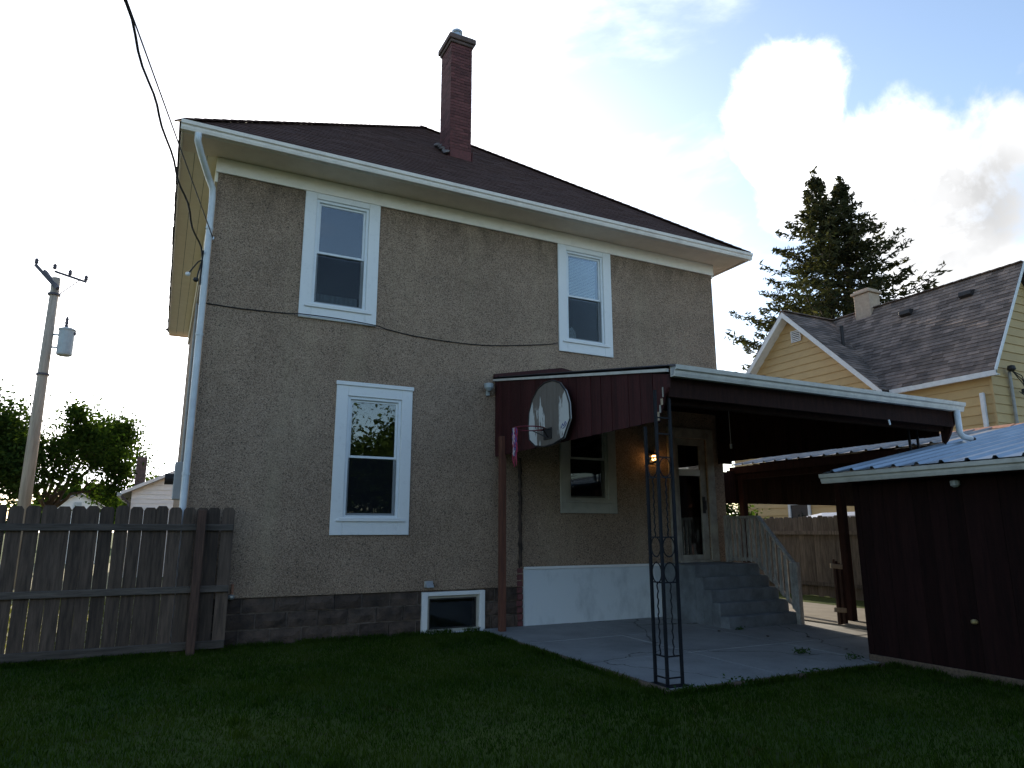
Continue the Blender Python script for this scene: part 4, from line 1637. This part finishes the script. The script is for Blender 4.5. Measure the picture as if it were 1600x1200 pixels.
z = .15
E_ = .235
while z < NRZ - .35:
    z1 = z + E_ + .01
    # gable wing
    ya, yb2 = 2.0, 7.7
    y0a = y1a = 2.0
    y0b = y1b = 7.7
    if z1 > NEZ - .15:
        f = lambda q: max(0, (NRZ - .05 - q)) * (GAY - GF0) / (NRZ - NEZ)
        fb = lambda q: max(0, (NRZ - .05 - q)) * (GF1 - GAY) / (NRZ - NEZ)
        y0a, y1a = max(2.0, GAY - f(z) + .1), max(2.0, GAY - f(z1) + .1)
        y0b, y1b = min(7.7, GAY + fb(z) - .1), min(7.7, GAY + fb(z1) - .1)
    if y1b - y1a > .1:
        if z < 2.45 and z1 > 1.25:       # window opening
            lap_x(z, z1, WGX, 2.0, 4.62).build('siding_board', 'yellow', nh)
            lap_x(z, z1, WGX, 5.52, 7.7).build('siding_board', 'yellow', nh)
        else:
            lap_x(z, z1, WGX, y0a, y0b, y1a, y1b).build('siding_board', 'yellow', nh)
    if z1 < 5.36:
        lap_x(z, z1, WX, -.92, 1.999).build('siding_board', 'yellow', nh)
        MB().prism([(WX, -.948, z), (WX, -.924, z1), (WX, -.902, z1), (WX, -.902, z)], (3.7, 0, 0)).build('siding_board', 'yellow', nh)
    elif z1 < NRZ - .25:
        sl2 = (NRX - NX) / (NRZ - NEZ)
        xa, xb = NRX - (NRZ - z) * sl2 + .12, NRX - (NRZ - z1) * sl2 + .12
        s = MB()
        s.v = [(xa, -.948, z), (2 * NRX - xa, -.948, z), (2 * NRX - xb, -.924, z1), (xb, -.924, z1), (xa, -.902, z), (2 * NRX - xa, -.902, z), (2 * NRX - xb, -.902, z1), (xb, -.902, z1)]
        s.f = [(0, 1, 2, 3), (4, 5, 1, 0), (3, 2, 6, 7), (0, 3, 7, 4), (1, 5, 6, 2)]
        s.build('siding_board', 'yellow', nh)
    z += E_
MB().box(WX - .045, WX - .03, -.96, -.90, 0, 5.3).build('corner_trim', 'yellow', nh)
# roofs
rm = MB()
T = .09
a0, a1, b0, b1 = (NX, NY0, NEZ), (NX, NY1, NEZ), (NRX, NY0, NRZ), (NRX, NY1, NRZ)
d0, d1 = (2 * NRX - NX, NY0, NEZ), (2 * NRX - NX, NY1, NEZ)
rm.prism([a0, b0, d0, (d0[0], d0[1], d0[2] - T), (b0[0], b0[1], b0[2] - T * 1.6), (a0[0], a0[1], a0[2] - T)], (0, NY1 - NY0, 0))
rm.prism([(GXN, GF0, NEZ + .0), (GXN, GAY, NRZ), (GXN, GF1, NEZ + .0), (GXN, GF1, NEZ - T), (GXN, GAY, NRZ - T * 1.3), (GXN, GF0, NEZ - T)], (2 * (NRX - GXN), 0, 0))
nroof = rm.build('roof', 'roofbase', nh)
sh = MB()
Vm = Vector((NRX - NX, 0, NRZ - NEZ))
lm = Vm.length
Vm.normalize()
val = lambda v: NRZ - NEZ


def rows_main(v):
    if v > lm:
        return None
    # valley with the cross gable: main plane stops where the gable roof rises above it
    zz_ = NEZ + v / lm * (NRZ - NEZ)
    yv_ = GAY - (NRZ - zz_) * (GAY - GF0) / (NRZ - NEZ)
    return 0, yv_ - NY0 + .12


shingles(sh, (NX - .02, NY0, NEZ), (0, 1, 0), Vm, (-(NRZ - NEZ), 0, NRX - NX), rows_main, .30, .135, .018)
for sgn, foot in ((1, GF0), (-1, GF1)):
    Vg = Vector((0, GAY - foot, NRZ - NEZ))
    lg = Vg.length
    Vg.normalize()

    def rows_g(v, lg=lg):
        if v > lg:
            return None
        return 0, (NRX - GXN) * min(1, .22 + v / lg)
    Nn = Vector((0, -sgn * (NRZ - NEZ), abs(GAY - foot)))
    shingles(sh, (GXN - .03, foot, NEZ), (1, 0, 0), Vg, Nn, rows_g, .32, .15, .016)
o = sh.build('shingles', 'nroof', nroof)
o['kind'] = 'stuff'
rc = MB()
for a, b in ((Vector(b0), Vector(b1)), (Vector((GXN, GAY, NRZ)), Vector((NRX, GAY, NRZ)))):
    n = int((b - a).length / .25)
    for i in range(n):
        p, q = a.lerp(b, i / n), a.lerp(b, (i + 1.1) / n)
        rc.bar(p + Vector((0, 0, .02)), q + Vector((0, 0, .01)), .22, .025)
o = rc.build('ridge_cap', 'nroof', nroof)
o['kind'] = 'stuff'
# white rake boards, eave board and gutter
MB().prism([(GXN - .03, GAY, NRZ - .02), (GXN - .03, GF0 - .03, NEZ - .03), (GXN - .03, GF0 - .03, NEZ - .22), (GXN - .03, GAY, NRZ - .21)], (.028, 0, 0)).build('rake_board', 'ntrim', nh)
MB().prism([(GXN - .031, GAY, NRZ - .02), (GXN - .031, GF1 + .03, NEZ - .03), (GXN - .031, GF1 + .03, NEZ - .22), (GXN - .031, GAY, NRZ - .21)], (.028, 0, 0)).build('rake_board', 'ntrim', nh)
MB().prism([(GXN, GAY, NRZ - .20), (GXN, GF1 + .03, NEZ - .19), (WGX, GF1 + .03, NEZ - .19), (WGX, GAY, NRZ - .20)], (0, 0, .02)).build('rake_soffit', 'ntrim', nh)
MB().prism([(GXN, GAY, NRZ - .205), (GXN, GF0 - .03, NEZ - .195), (WGX, GF0 - .03, NEZ - .195), (WGX, GAY, NRZ - .205)], (0, 0, .02)).build('rake_soffit', 'ntrim', nh)
MB().prism([(NX - .02, NY0 - .03, NEZ - .10), (NRX, NY0 - .03, NRZ - .10), (NRX, NY0 - .03, NRZ + .02), (NX - .02, NY0 - .03, NEZ + .04)], (0, .028, 0)).build('rake_board', 'ntrim', nh)
MB().prism([(NRX, NY0 - .031, NRZ - .10), (d0[0] + .02, NY0 - .031, NEZ - .10), (d0[0] + .02, NY0 - .031, NEZ + .04), (NRX, NY0 - .031, NRZ + .02)], (0, .028, 0)).build('rake_board', 'ntrim', nh)
MB().box(NX - .03, NX + .02, NY0 - .03, GF0 - .05, NEZ - .13, NEZ + .0).build('eave_board', 'ntrim', nh)
MB().box(NX + .02, WX, NY0, GF0 - .05, NEZ - .10, NEZ - .085).build('soffit', 'ntrim', nh)
# gable vent
m = MB()
m.box(WGX - .06, WGX - .03, 4.42, 4.80, 7.52, 7.55).box(WGX - .06, WGX - .03, 4.42, 4.80, 7.87, 7.90).box(WGX - .06, WGX - .03, 4.42, 4.45, 7.55, 7.87).box(WGX - .06, WGX - .03, 4.77, 4.80, 7.55, 7.87)
gv = m.build('gable_vent', 'ntrim', nh)
for i in range(5):
    MB().box(WGX - .055, WGX - .035, 4.45, 4.77, 7.57 + i * .062, 7.605 + i * .062).build('slat', 'ntrim', gv)
MB().box(WGX - .034, WGX - .029, 4.45, 4.77, 7.55, 7.87).build('vent_back', 'blackmetal', gv)
# window seen under the carport
a, b_, c, d = 4.65, 5.49, 1.28, 2.42
m = MB()
m.box(WGX - .06, WGX + .0, a, a + .08, c, d).box(WGX - .06, WGX + .0, b_ - .08, b_, c, d).box(WGX - .058, WGX + .0, a + .08, b_ - .08, d - .08, d).box(WGX - .058, WGX + .0, a + .08, b_ - .08, c, c + .08)
nw = m.build('window', 'ntrim', nh)
MB().box(WGX - .04, WGX - .02, a + .08, b_ - .08, 1.83, 1.88).build('meeting_rail', 'ntrim', nw)
MB().box(WGX - .016, WGX - .012, a + .08, b_ - .08, c + .08, d - .08).build('pane', 'carglass', nw)
# chimney, vents, stack
nc = MB().box(19.45, 19.98, 3.22, 3.78, 8.0, 9.08).build('chimney', 'tan', nh, bevel=.015)
MB().box(19.39, 20.04, 3.16, 3.84, 9.081, 9.17).box(19.46, 19.97, 3.24, 3.76, 9.171, 9.24).build('chimney_cap', 'tan', nc, bevel=.015)
for y, zc_ in ((1.9, 7.95), (.14, 8.0)):
    xx = NRX - (NRZ - zc_) * (NRX - NX) / (NRZ - NEZ)
    MB().prism([(xx - .10, y - .17, zc_ - .12), (xx - .22, y - .17, zc_ - .06), (xx - .20, y - .17, zc_ + .06), (xx + .10, y - .17, zc_ + .12)], (0, .34, 0)).build('roof_vent', 'blackmetal', nh, bevel=.01)
MB().lathe((18.35, 3.5, 7.05), [(.05, 0), (.05, .75), (.06, .76), (.06, .8)], 10).build('vent_stack', 'blackmetal', nh)
# downspout stub, conduit mast
MB().box(WX - .13, WX - .05, -.76, -.66, 1.0, 4.9).build('downspout', 'ntrim', nh, bevel=.01)
MB().tube([(18.5, -1.0, 1.0), (18.5, -1.0, 5.45), (18.48, -1.07, 5.52), (18.42, -1.12, 5.5)], .04, 8).build('conduit', 'conduit', nh)
MB().lathe((18.44, -1.09, 5.45), [(.05, 0), (.10, .05), (.08, .14), (.02, .16)], 10).build('weatherhead', 'blackmetal', nh)
for i in range(3):
    pts = [(18.44, -1.1, 5.46), (18.72, -1.16, 5.35 - i * .1), (18.87, -1.16, 5.05 - i * .06), (18.77, -1.14, 4.85), (18.62 + i * .1, -1.1, 4.95)]
    MB().tube(pts, .012, 5).build('drip_loop', 'rubber', nh)
MB().lathe((18.9, -1.06, 4.95), [(.03, 0), (.05, .03), (.05, .08), (.03, .1)], 8).build('insulator', 'blackmetal', nh)

# ------------------------------------------------------------------ white van between fence and yellow house
van = thing('white_van', (15.75, 1.9, 0), 'white van parked behind the boundary fence, only its roof showing', 'van')
prof = [(-2.3, .35), (-2.42, .75), (-2.38, 1.0), (-1.55, 1.22), (-.85, 1.90), (-.2, 2.0), (1.6, 2.01), (2.25, 1.93), (2.42, 1.2), (2.42, .4)]
m = MB()
m.prism([(14.92, 1.9 - p, q) for p, q in prof], (1.7, 0, 0))
vb = m.build('body', 'carpaint', van, bevel=.09)
m = MB().prism([(14.95, 1.9 - p, q) for p, q in ((-1.48, 1.27), (-.9, 1.84), (-.86, 1.84), (-1.42, 1.27))], (1.64, 0, 0))
m.v = [(x, y + .035, z + .02) for x, y, z in m.v]
m.build('windscreen', 'carglass', van)
for x in (14.905, 16.6):
    for p0, p1 in ((-1.1, -.15), (-.05, 1.0), (1.1, 2.1)):
        MB().prism([(x, 1.9 - p0, 1.25), (x, 1.9 - p1, 1.25), (x, 1.9 - p1 + .08, 1.78), (x, 1.9 - p0 - (.5 if p0 < -1 else .05), 1.78)], (.016, 0, 0)).build('side_window', 'carglass', van)
for x in (14.88, 16.45):
    for p in (-1.5, 1.55):
        wv = MB().tube([(x, 1.9 - p, .34), (x + .21, 1.9 - p, .34)], .34, 20).build('wheel', 'tyre', van)
        MB().tube([(x - .01, 1.9 - p, .34), (x + .22, 1.9 - p, .34)], .19, 14).build('rim', 'chrome', wv)
for x in (15.05, 16.2):
    MB().box(x, x + .26, 4.27, 4.335, .78, .95).build('headlight', 'chrome', van)


# ------------------------------------------------------------------ trees
def limb_tube(mb, p, q, r0, r1, n=5, wob=.06):
    p, q = Vector(p), Vector(q)
    k_ = 4
    pts = [p.lerp(q, i / k_) + Vector((random.uniform(-1, 1), random.uniform(-1, 1), random.uniform(-1, 1))) * ((q - p).length * wob if 0 < i < k_ else 0) for i in range(k_ + 1)]
    mb.tube(pts, [r0 + (r1 - r0) * i / k_ for i in range(k_ + 1)], n)
    return pts


def spruce(loc, H, stems, label, zlow=.1, spread=4.3):
    t = thing('spruce_tree', loc, label, 'tree')
    L0 = Vector(loc)
    lv = []
    for si, (ox, oy, h) in enumerate(stems):
        tr = MB()
        top = L0 + Vector((ox, oy, h))
        base = L0 + Vector((ox * .15, oy * .15, -.2))
        tr.tube([base, base.lerp(top, .3) + Vector((ox * .3, oy * .3, 0)), base.lerp(top, .65) + Vector((ox * .15, 0, 0)), top], [.34, .25, .14, .02], 8)
        tr.build('trunk', 'bark', t)
        br = MB()
        z = h * zlow
        while z < h - .15:
            f = (h - z) / h
            nb = random.randint(4, 5)
            a0 = random.random() * 6.28
            for b in range(nb):
                a = a0 + 6.283 * b / nb + random.uniform(-.35, .35)
                ln = min(.60 * (h - z), spread) * random.choice((.55, .75, .9, 1.0, 1.1)) * random.uniform(.85, 1.1) + .12
                o0 = base.lerp(top, z / h)
                tip_up = random.uniform(.0, .30) * ln
                d = Vector((math.cos(a), math.sin(a), 0))
                pts = []
                for k_ in range(8):
                    s_ = k_ / 7
                    pts.append(o0 + d * (ln * s_) + Vector((0, 0, -.30 * ln * math.sin(s_ * 2.2) * .55 + tip_up * s_ * s_)))
                br.tube(pts, [.05 * f + .012 - (.05 * f) * k_ / 8 for k_ in range(8)], 4, cap=False)
                n = int(12 + 32 * ln)
                for _ in range(n):
                    s_ = random.uniform(.12, 1.0) ** .75
                    k0 = min(6, int(s_ * 7))
                    p = pts[k0].lerp(pts[k0 + 1], s_ * 7 - k0)
                    side = Vector((-d.y, d.x, 0)) * random.gauss(0, .06 + .07 * ln * (1 - s_ * .6))
                    lv.append(p + side + Vector((0, 0, random.uniform(-.20, .07))))
            z += random.uniform(.26, .50) * (.45 + f)
        br.build('limbs', 'bark', t)
        for k_ in range(60):
            lv.append(top + Vector((random.gauss(0, .06), random.gauss(0, .06), random.uniform(-.8, .25))))
    q = leaves(lv, .15, .45, .2, .3)
    o = np_mesh('crown', q, 4, 'spruce', t)
    o['kind'] = 'stuff'
    return t


spruce((27.1, 10.0, 0), 18.4, [(-.5, .35, 18.5), (.4, -.35, 18.0)], 'tall dark twin-topped spruce behind the yellow house roof', .42, 4.7)


def broadleaf(name, loc, H, rad, label, nleaf, m='leaf', group=None, zc=.62, lsize=.15, cat='tree', loosen=1.):
    t = thing(name, loc, label, cat, group)
    L0 = Vector(loc)
    tr = MB()
    fork = L0 + Vector((random.uniform(-.2, .2), random.uniform(-.2, .2), H * .32))
    tr.tube([L0 + Vector((0, 0, -.2)), L0.lerp(fork, .5) + Vector((.05, 0, 0)), fork], [.028 * H, .022 * H, .018 * H], 8)
    tips = []
    cz = H * zc
    for i in range(9):
        a = i * 2.4 + random.uniform(-.4, .4)
        el = random.uniform(.15, 1.35)
        p1 = fork + Vector((math.cos(a) * math.cos(el) * rad * .62, math.sin(a) * math.cos(el) * rad * .62, math.sin(el) * H * .33))
        limb_tube(tr, fork, p1, .011 * H, .006 * H)
        for j_ in range(4):
            b = a + random.uniform(-1.1, 1.1)
            e2 = random.uniform(-.3, 1.2)
            p2 = p1 + Vector((math.cos(b) * math.cos(e2), math.sin(b) * math.cos(e2), math.sin(e2))) * rad * random.uniform(.3, .55)
            limb_tube(tr, p1, p2, .005 * H, .002 * H, 4)
            for k_ in range(3):
                c = b + random.uniform(-1.2, 1.2)
                e3 = random.uniform(-.5, 1.1)
                p3 = p2 + Vector((math.cos(c) * math.cos(e3), math.sin(c) * math.cos(e3), math.sin(e3))) * rad * random.uniform(.12, .28)
                limb_tube(tr, p2, p3, .002 * H, .001 * H, 3)
                tips.append(p3)
            tips.append(p2)
    tr.build('trunk', 'bark', t)
    tp = np.array([tuple(p) for p in tips])
    idx = RNG.integers(0, len(tp), nleaf)
    clump = loosen * rad * RNG.uniform(.06, .15, len(tp))
    ctr = tp[idx] + RNG.normal(size=(nleaf, 3)) * clump[idx][:, None]
    o = np_mesh('crown', leaves(ctr, lsize, .2, .1), 4, m, t)
    o['kind'] = 'stuff'
    return t


random.seed(21)
broadleaf('maple_tree', (-3.9, 20.5, 0), 7.3, 2.6, 'leafy green tree behind the fence right of the utility pole', 26000, 'leaf', zc=.6, lsize=.075)
broadleaf('maple_tree', (-7.0, 18.4, 0), 6.8, 2.6, 'darker green tree at the left edge behind the utility pole', 24000, 'leafdark', lsize=.08)
broadleaf('maple_tree', (-4.6, 34, 0), 4.6, 2.0, 'distant low tree behind the small white shed', 3500, 'leaf', lsize=.2)
broadleaf('maple_tree', (-.2, 62, 0), 6.2, 3.5, 'far dark round tree on the horizon left of the white clapboard house', 3500, 'leafdark', lsize=.3)
broadleaf('maple_tree', (-3.8, 70, 0), 6.0, 3.5, 'far tree on the horizon behind the small white shed', 3000, 'leaf', lsize=.3)
broadleaf('bush', (15.3, 5.75, 0), 3.1, 1.0, 'green bush glimpsed past the house corner above the boundary fence', 5000, 'leaf', lsize=.06, cat='bush')
# trees across the yard behind the viewer; they show mirrored in the ground floor window
random.seed(5)
broadleaf('yard_tree', (10.5, -31, -.05), 7.2, 4.0, 'leafy tree mirrored in the ground floor window', 30000, 'leafdark', lsize=.15, loosen=1.9)
broadleaf('yard_tree', (5.2, -35, -.05), 5.4, 3.2, 'lower tree mirrored at the foot of the ground floor window', 19500, 'leafdark', lsize=.15, loosen=1.9)
broadleaf('yard_tree', (16.5, -29, -.05), 9.0, 4.6, 'tall tree mirrored at the right of the ground floor window', 30000, 'leafdark', lsize=.15, loosen=1.9)
broadleaf('yard_tree', (-4, -33, -.05), 8.0, 4.6, 'broad tree at the back of the yard behind the viewer', 18000, 'leafdark', lsize=.2, loosen=1.9)
broadleaf('yard_tree', (-13, -28, -.05), 9.0, 5, 'large tree at the far back corner of the yard behind the viewer', 18000, 'leafdark', lsize=.2, loosen=1.9)


# ------------------------------------------------------------------ utility poles
def utility_pole(loc, H, label):
    t = thing('utility_pole', loc, label, 'utility pole', 'wooden utility poles')
    x, y, z = loc
    MB().tube([(x, y, z - .3), (x, y, z + H * .5), (x, y, z + H)], [.175, .15, .115], 12).build('pole', 'polewood', t, smooth=True)
    d = Vector((.55, -.62, 0)).normalized()
    c = Vector((x, y, z + H - .05))
    MB().bar(c - d * .55 + Vector((.0, -.14, .30)), c + d * .15 + Vector((0, -.14, -.35)), .09, .10).build('cross_arm', 'polemetal', t)
    MB().bar(c + Vector((-.55, -.13, .34)), c + Vector((.05, -.13, -.3)), .08, .09).build('cross_arm', 'polemetal', t)
    MB().bar(c + Vector((-.1, .14, .30)), c + Vector((.75, .3, .14)), .05, .06).build('cross_arm', 'polemetal', t)
    MB().bar(c + Vector((.02, .13, -.5)), c + Vector((.55, .25, .14)), .03, .03).build('brace', 'polemetal', t)
    for a, b, h in ((-.53, -.13, .36), (-.1, .14, .36), (.3, .21, .26), (.72, .29, .18)):
        MB().lathe(tuple(c + Vector((a, b, h))), [(.03, 0), (.06, .04), (.045, .09), (.06, .12), (.02, .18)], 8).build('insulator', 'polemetal', t)
    zc_ = z + H - 1.95
    MB().lathe((x + .46, y - .05, zc_ - .42), [(.16, 0), (.20, .02), (.21, .06), (.21, .76), (.23, .77), (.23, .81), (.12, .86)], 18).build('transformer', 'polegrey', t, smooth=False)
    MB().lathe((x + .42, y - .05, zc_ + .44), [(.03, 0), (.055, .05), (.035, .1), (.055, .15), (.035, .2), (.05, .26), (.02, .34)], 8).build('bushing', 'polemetal', t)
    MB().lathe((x + .66, y - .1, zc_ + .22), [(.03, 0), (.05, .04), (.03, .1)], 8).build('bushing', 'polemetal', t)
    for dz in (.20, -.18):
        MB().bar((x + .1, y, zc_ + dz), (x + .28, y - .04, zc_ + dz), .05, .05).build('bracket', 'polegrey', t)
    for zb in (-.55, -3.0):
        MB().tube([(x, y, z + H + zb), (x, y, z + H + zb + .06)], .17, 12).build('band', 'polemetal', t)
    return t


utility_pole((-3.72, 13.19, 0), 9.0, 'grey wooden utility pole with a transformer behind the left fence')
utility_pole((E0.x - .1, E0.y - .3, -.05), E0.z + .3, 'wooden utility pole behind the viewer that carries the cables')
p = Vector((-3.72, 13.19, 9.0))
for i, (a, e, sg) in enumerate(((Vector((.95, .29, .3)), Vector((30, 70, 9.6)), 1.0), (Vector((.4, .21, .4)), Vector((29, 70, 9.9)), 1.1), (Vector((-.6, -.13, .55)), Vector((-40, 22, 9.5)), .9))):
    m = MB().tube(sag(p + a, e, 24, sg), .008, 4)
m = MB().tube(sag(Vector((-3.86, 13.15, 6.0)), Vector((-34, 12, 6.4)), 24, .35), .012, 4)
tag(m.build('overhead_wire', 'cable2'), 'thin overhead wire running left from the middle of the utility pole', 'wire')

# ------------------------------------------------------------------ far white buildings on the left
fh = thing('white_house', (2.0, 18.5, 0), 'far white clapboard house with a dark brick chimney past the house corner', 'house')
fx0, fx1, fy = -1.22, 6.2, 17.2
wl = MB()
wl.prism([(fx0, fy, 0), (fx1, fy, 0), (fx1, fy, 3.0), ((fx0 + fx1) / 2, fy, 4.75), (fx0, fy, 3.0)], (0, 7, 0))
wl.build('wall', 'farwhite', fh)
z = .1
while z < 4.6:
    hw = (fx1 - fx0) / 2
    cx_ = (fx0 + fx1) / 2
    e = hw if z + .16 < 3.0 else hw * (4.75 - z - .17) / 1.75
    if e > .1:
        MB().prism([(cx_ - e, fy - .03, z), (cx_ - e, fy - .004, z + .165), (cx_ - e, fy + .004, z + .165), (cx_ - e, fy + .004, z)], (2 * e, 0, 0)).build('siding_board', 'farwhite', fh)
    z += .16
rf2 = MB()
cx_ = (fx0 + fx1) / 2
rf2.prism([(fx0 - .3, fy - .25, 2.88), (cx_, fy - .25, 4.84), (fx1 + .3, fy - .25, 2.88), (fx1 + .3, fy - .25, 2.78), (cx_, fy - .25, 4.72), (fx0 - .3, fy - .25, 2.78)], (0, 7.5, 0))
rfo = rf2.build('roof', 'farroof', fh)
MB().prism([(fx0 - .32, fy - .28, 2.90), (cx_, fy - .28, 4.86), (cx_, fy - .28, 4.74), (fx0 - .32, fy - .28, 2.78)], (0, .028, 0)).build('rake_board', 'farwhite', rfo)
MB().box(fx0 - .44, fx0 - .31, fy - .2, fy + 7.2, 2.74, 2.86).build('gutter', 'polegrey', rfo)
MB().tube([(fx0 - .30, fy - .15, 2.74), (fx0 - .06, fy - .08, 2.5), (fx0 - .06, fy - .08, .2)], .045, 6).build('downspout', 'polemetal', fh)
MB().box(fx0 + .0, fx0 + .34, 18.6, 18.95, 3.0, 4.25).build('chimney', 'capstone', fh, bevel=.02)

shd = thing('white_shed', (-3.9, 30, 0), 'tiny white gabled shed seen just above the fence top', 'shed')
m = MB().prism([(-5.1, 30, 0), (-2.7, 30, 0), (-2.7, 30, 2.65), (-3.9, 30, 3.35), (-5.1, 30, 2.65)], (0, 4, 0))
m.build('wall', 'farwhite', shd)
MB().prism([(-5.3, 29.8, 2.62), (-3.9, 29.8, 3.46), (-2.5, 29.8, 2.62), (-2.5, 29.8, 2.54), (-3.9, 29.8, 3.36), (-5.3, 29.8, 2.54)], (0, 4.4, 0)).build('roof', 'farroof', shd)
MB().box(-4.05, -3.75, 29.95, 29.99, 2.55, 2.95).build('gable_vent', 'polegrey', shd)

# ------------------------------------------------------------------ grass, weeds, dead leaves
def blades(n, xr, yr, keep, hmin, hmax, wd):
    x = RNG.uniform(*xr, n)
    y = RNG.uniform(*yr, n)
    ok = keep(x, y)
    x, y = x[ok], y[ok]
    n = len(x)
    zg = -.05 * np.clip(-y / 4.5, 0, 1)
    patch = .5 + .5 * np.sin(x * 1.7 + 1.3 * np.sin(y * 1.1)) * np.sin(y * 2.1 + np.cos(x * .9))
    h = RNG.uniform(hmin, hmax, n) * (.7 + .5 * patch)
    a = RNG.uniform(0, 6.283, n)
    lean = RNG.uniform(.1, .75, n)
    la = RNG.uniform(0, 6.283, n)
    w = wd * RNG.uniform(.6, 1.3, n)
    b = np.stack([x, y, zg - .005], 1)
    s = np.stack([np.cos(a) * w, np.sin(a) * w, np.zeros(n)], 1)
    tip = b + np.stack([np.cos(la) * lean * h, np.sin(la) * lean * h, h], 1)
    mid = b + np.stack([np.cos(la) * lean * h * .3, np.sin(la) * lean * h * .3, h * .6], 1)
    q = np.stack([b - s, b + s, mid + s * .8, tip, mid - s * .8], 1)
    return q


keep = lambda x, y: ~((x > 4.37) & (y > -4.68)) & ~((x > 7.70)) & (y < -.0)
q = blades(230000, (-3.4, 7.75), (-8.6, -.02), keep, .025, .06, .0032)
edges = []
for x0_, y0_, x1_, y1_, n_ in ((4.30, -.4, 4.33, -4.6, 2600), (4.3, -4.74, 7.7, -4.74, 2600), (7.68, -4.7, 7.68, -8.5, 2600), (.6, -.03, 4.4, -.03, 2600), (-3.4, -.30, .6, -.30, 3200)):
    f_ = RNG.uniform(0, 1, n_)
    keep_e = np.sin(f_ * 47 + x0_) + np.sin(f_ * 19) > -.9
    f_ = f_[keep_e]
    xx_ = x0_ + (x1_ - x0_) * f_ + RNG.normal(0, .03, len(f_))
    yy_ = y0_ + (y1_ - y0_) * f_ + RNG.normal(0, .03, len(f_))
    edges.append((xx_, yy_))
ex_ = np.concatenate([e_[0] for e_ in edges])
ey_ = np.concatenate([e_[1] for e_ in edges])
cl_x, cl_y = RNG.uniform(-3, 7.4, 70), RNG.uniform(-8, -.5, 70)       # scattered taller clumps
k_ = RNG.integers(0, 70, 4200)
ex_ = np.concatenate([ex_, cl_x[k_] + RNG.normal(0, .05, 4200)])
ey_ = np.concatenate([ey_, cl_y[k_] + RNG.normal(0, .05, 4200)])
_u = RNG.uniform
tall = blades(len(ex_), (0, 1), (0, 1), lambda x, y: x > -1, .035, .085, .0035)
nt_ = len(tall)
tall = tall + np.stack([ex_ - (tall[:, 0, 0] + tall[:, 1, 0]) / 2, ey_ - (tall[:, 0, 1] + tall[:, 1, 1]) / 2, np.array([g(v_) for v_ in ey_])], 1)[:, None, :]
okc = ~((ex_ > 4.36) & (ey_ > -4.68)) & (ex_ < 7.72)
q = np.concatenate([q, tall[okc]])
o = np_mesh('lawn_grass', q, 5, 'grass')
tag(o, 'short dark green lawn grass in the shade of the house', 'grass', kind='stuff')
keep2 = lambda x, y: (x > -9)
q = blades(30000, (-9, -.1), (.1, 12), lambda x, y: y > 0, .04, .11, .006)
o = np_mesh('side_yard_grass', q, 5, 'bouncegrass')
tag(o, 'grass in the side yard behind the picket fence', 'grass', kind='stuff')


wc = [np.array(c_) + np.stack([RNG.normal(0, r_, n_), RNG.normal(0, r_ * .6, n_), RNG.uniform(.005, .06, n_)], 1)
      for c_, n_, r_ in (((7.3, -3.75, -.01), 60, .06), ((4.62, -4.66, -.05), 70, .09), ((6.4, -4.64, -.04), 60, .12), ((5.4, -4.64, -.04), 40, .12), ((8.1, -1.85, .0), 25, .04), ((7.55, -4.3, -.02), 40, .07))]
o = np_mesh('weeds', leaves(np.concatenate(wc), .022, .3), 4, 'weed')
tag(o, 'scattered low weeds along the patio joints and edge', 'weeds', kind='stuff')
for i, (x, y) in enumerate(((7.9, -2.6), (8.4, -2.9), (7.6, -1.9))):
    m = MB()
    z = g(y) + .04
    m.poly([(x, y, z), (x + .05, y + .01, z + .015), (x + .09, y + .05, z + .004), (x + .03, y + .06, z + .012)])
    m.v = [(a, b, c) for a, b, c in m.v]
    m.prism([(x, y, z - .002), (x + .05, y + .01, z + .002), (x + .09, y + .05, z - .002), (x + .03, y + .06, z + .001)], (0, 0, .003))
    tag(m.build('dead_leaf', 'deadleaf'), ('brown dead leaf on the patio nearest the steps', 'brown dead leaf on the patio nearest the garage', 'brown dead leaf on the patio beside the steps\' left side')[i], 'leaf', 'dead leaves on the patio')
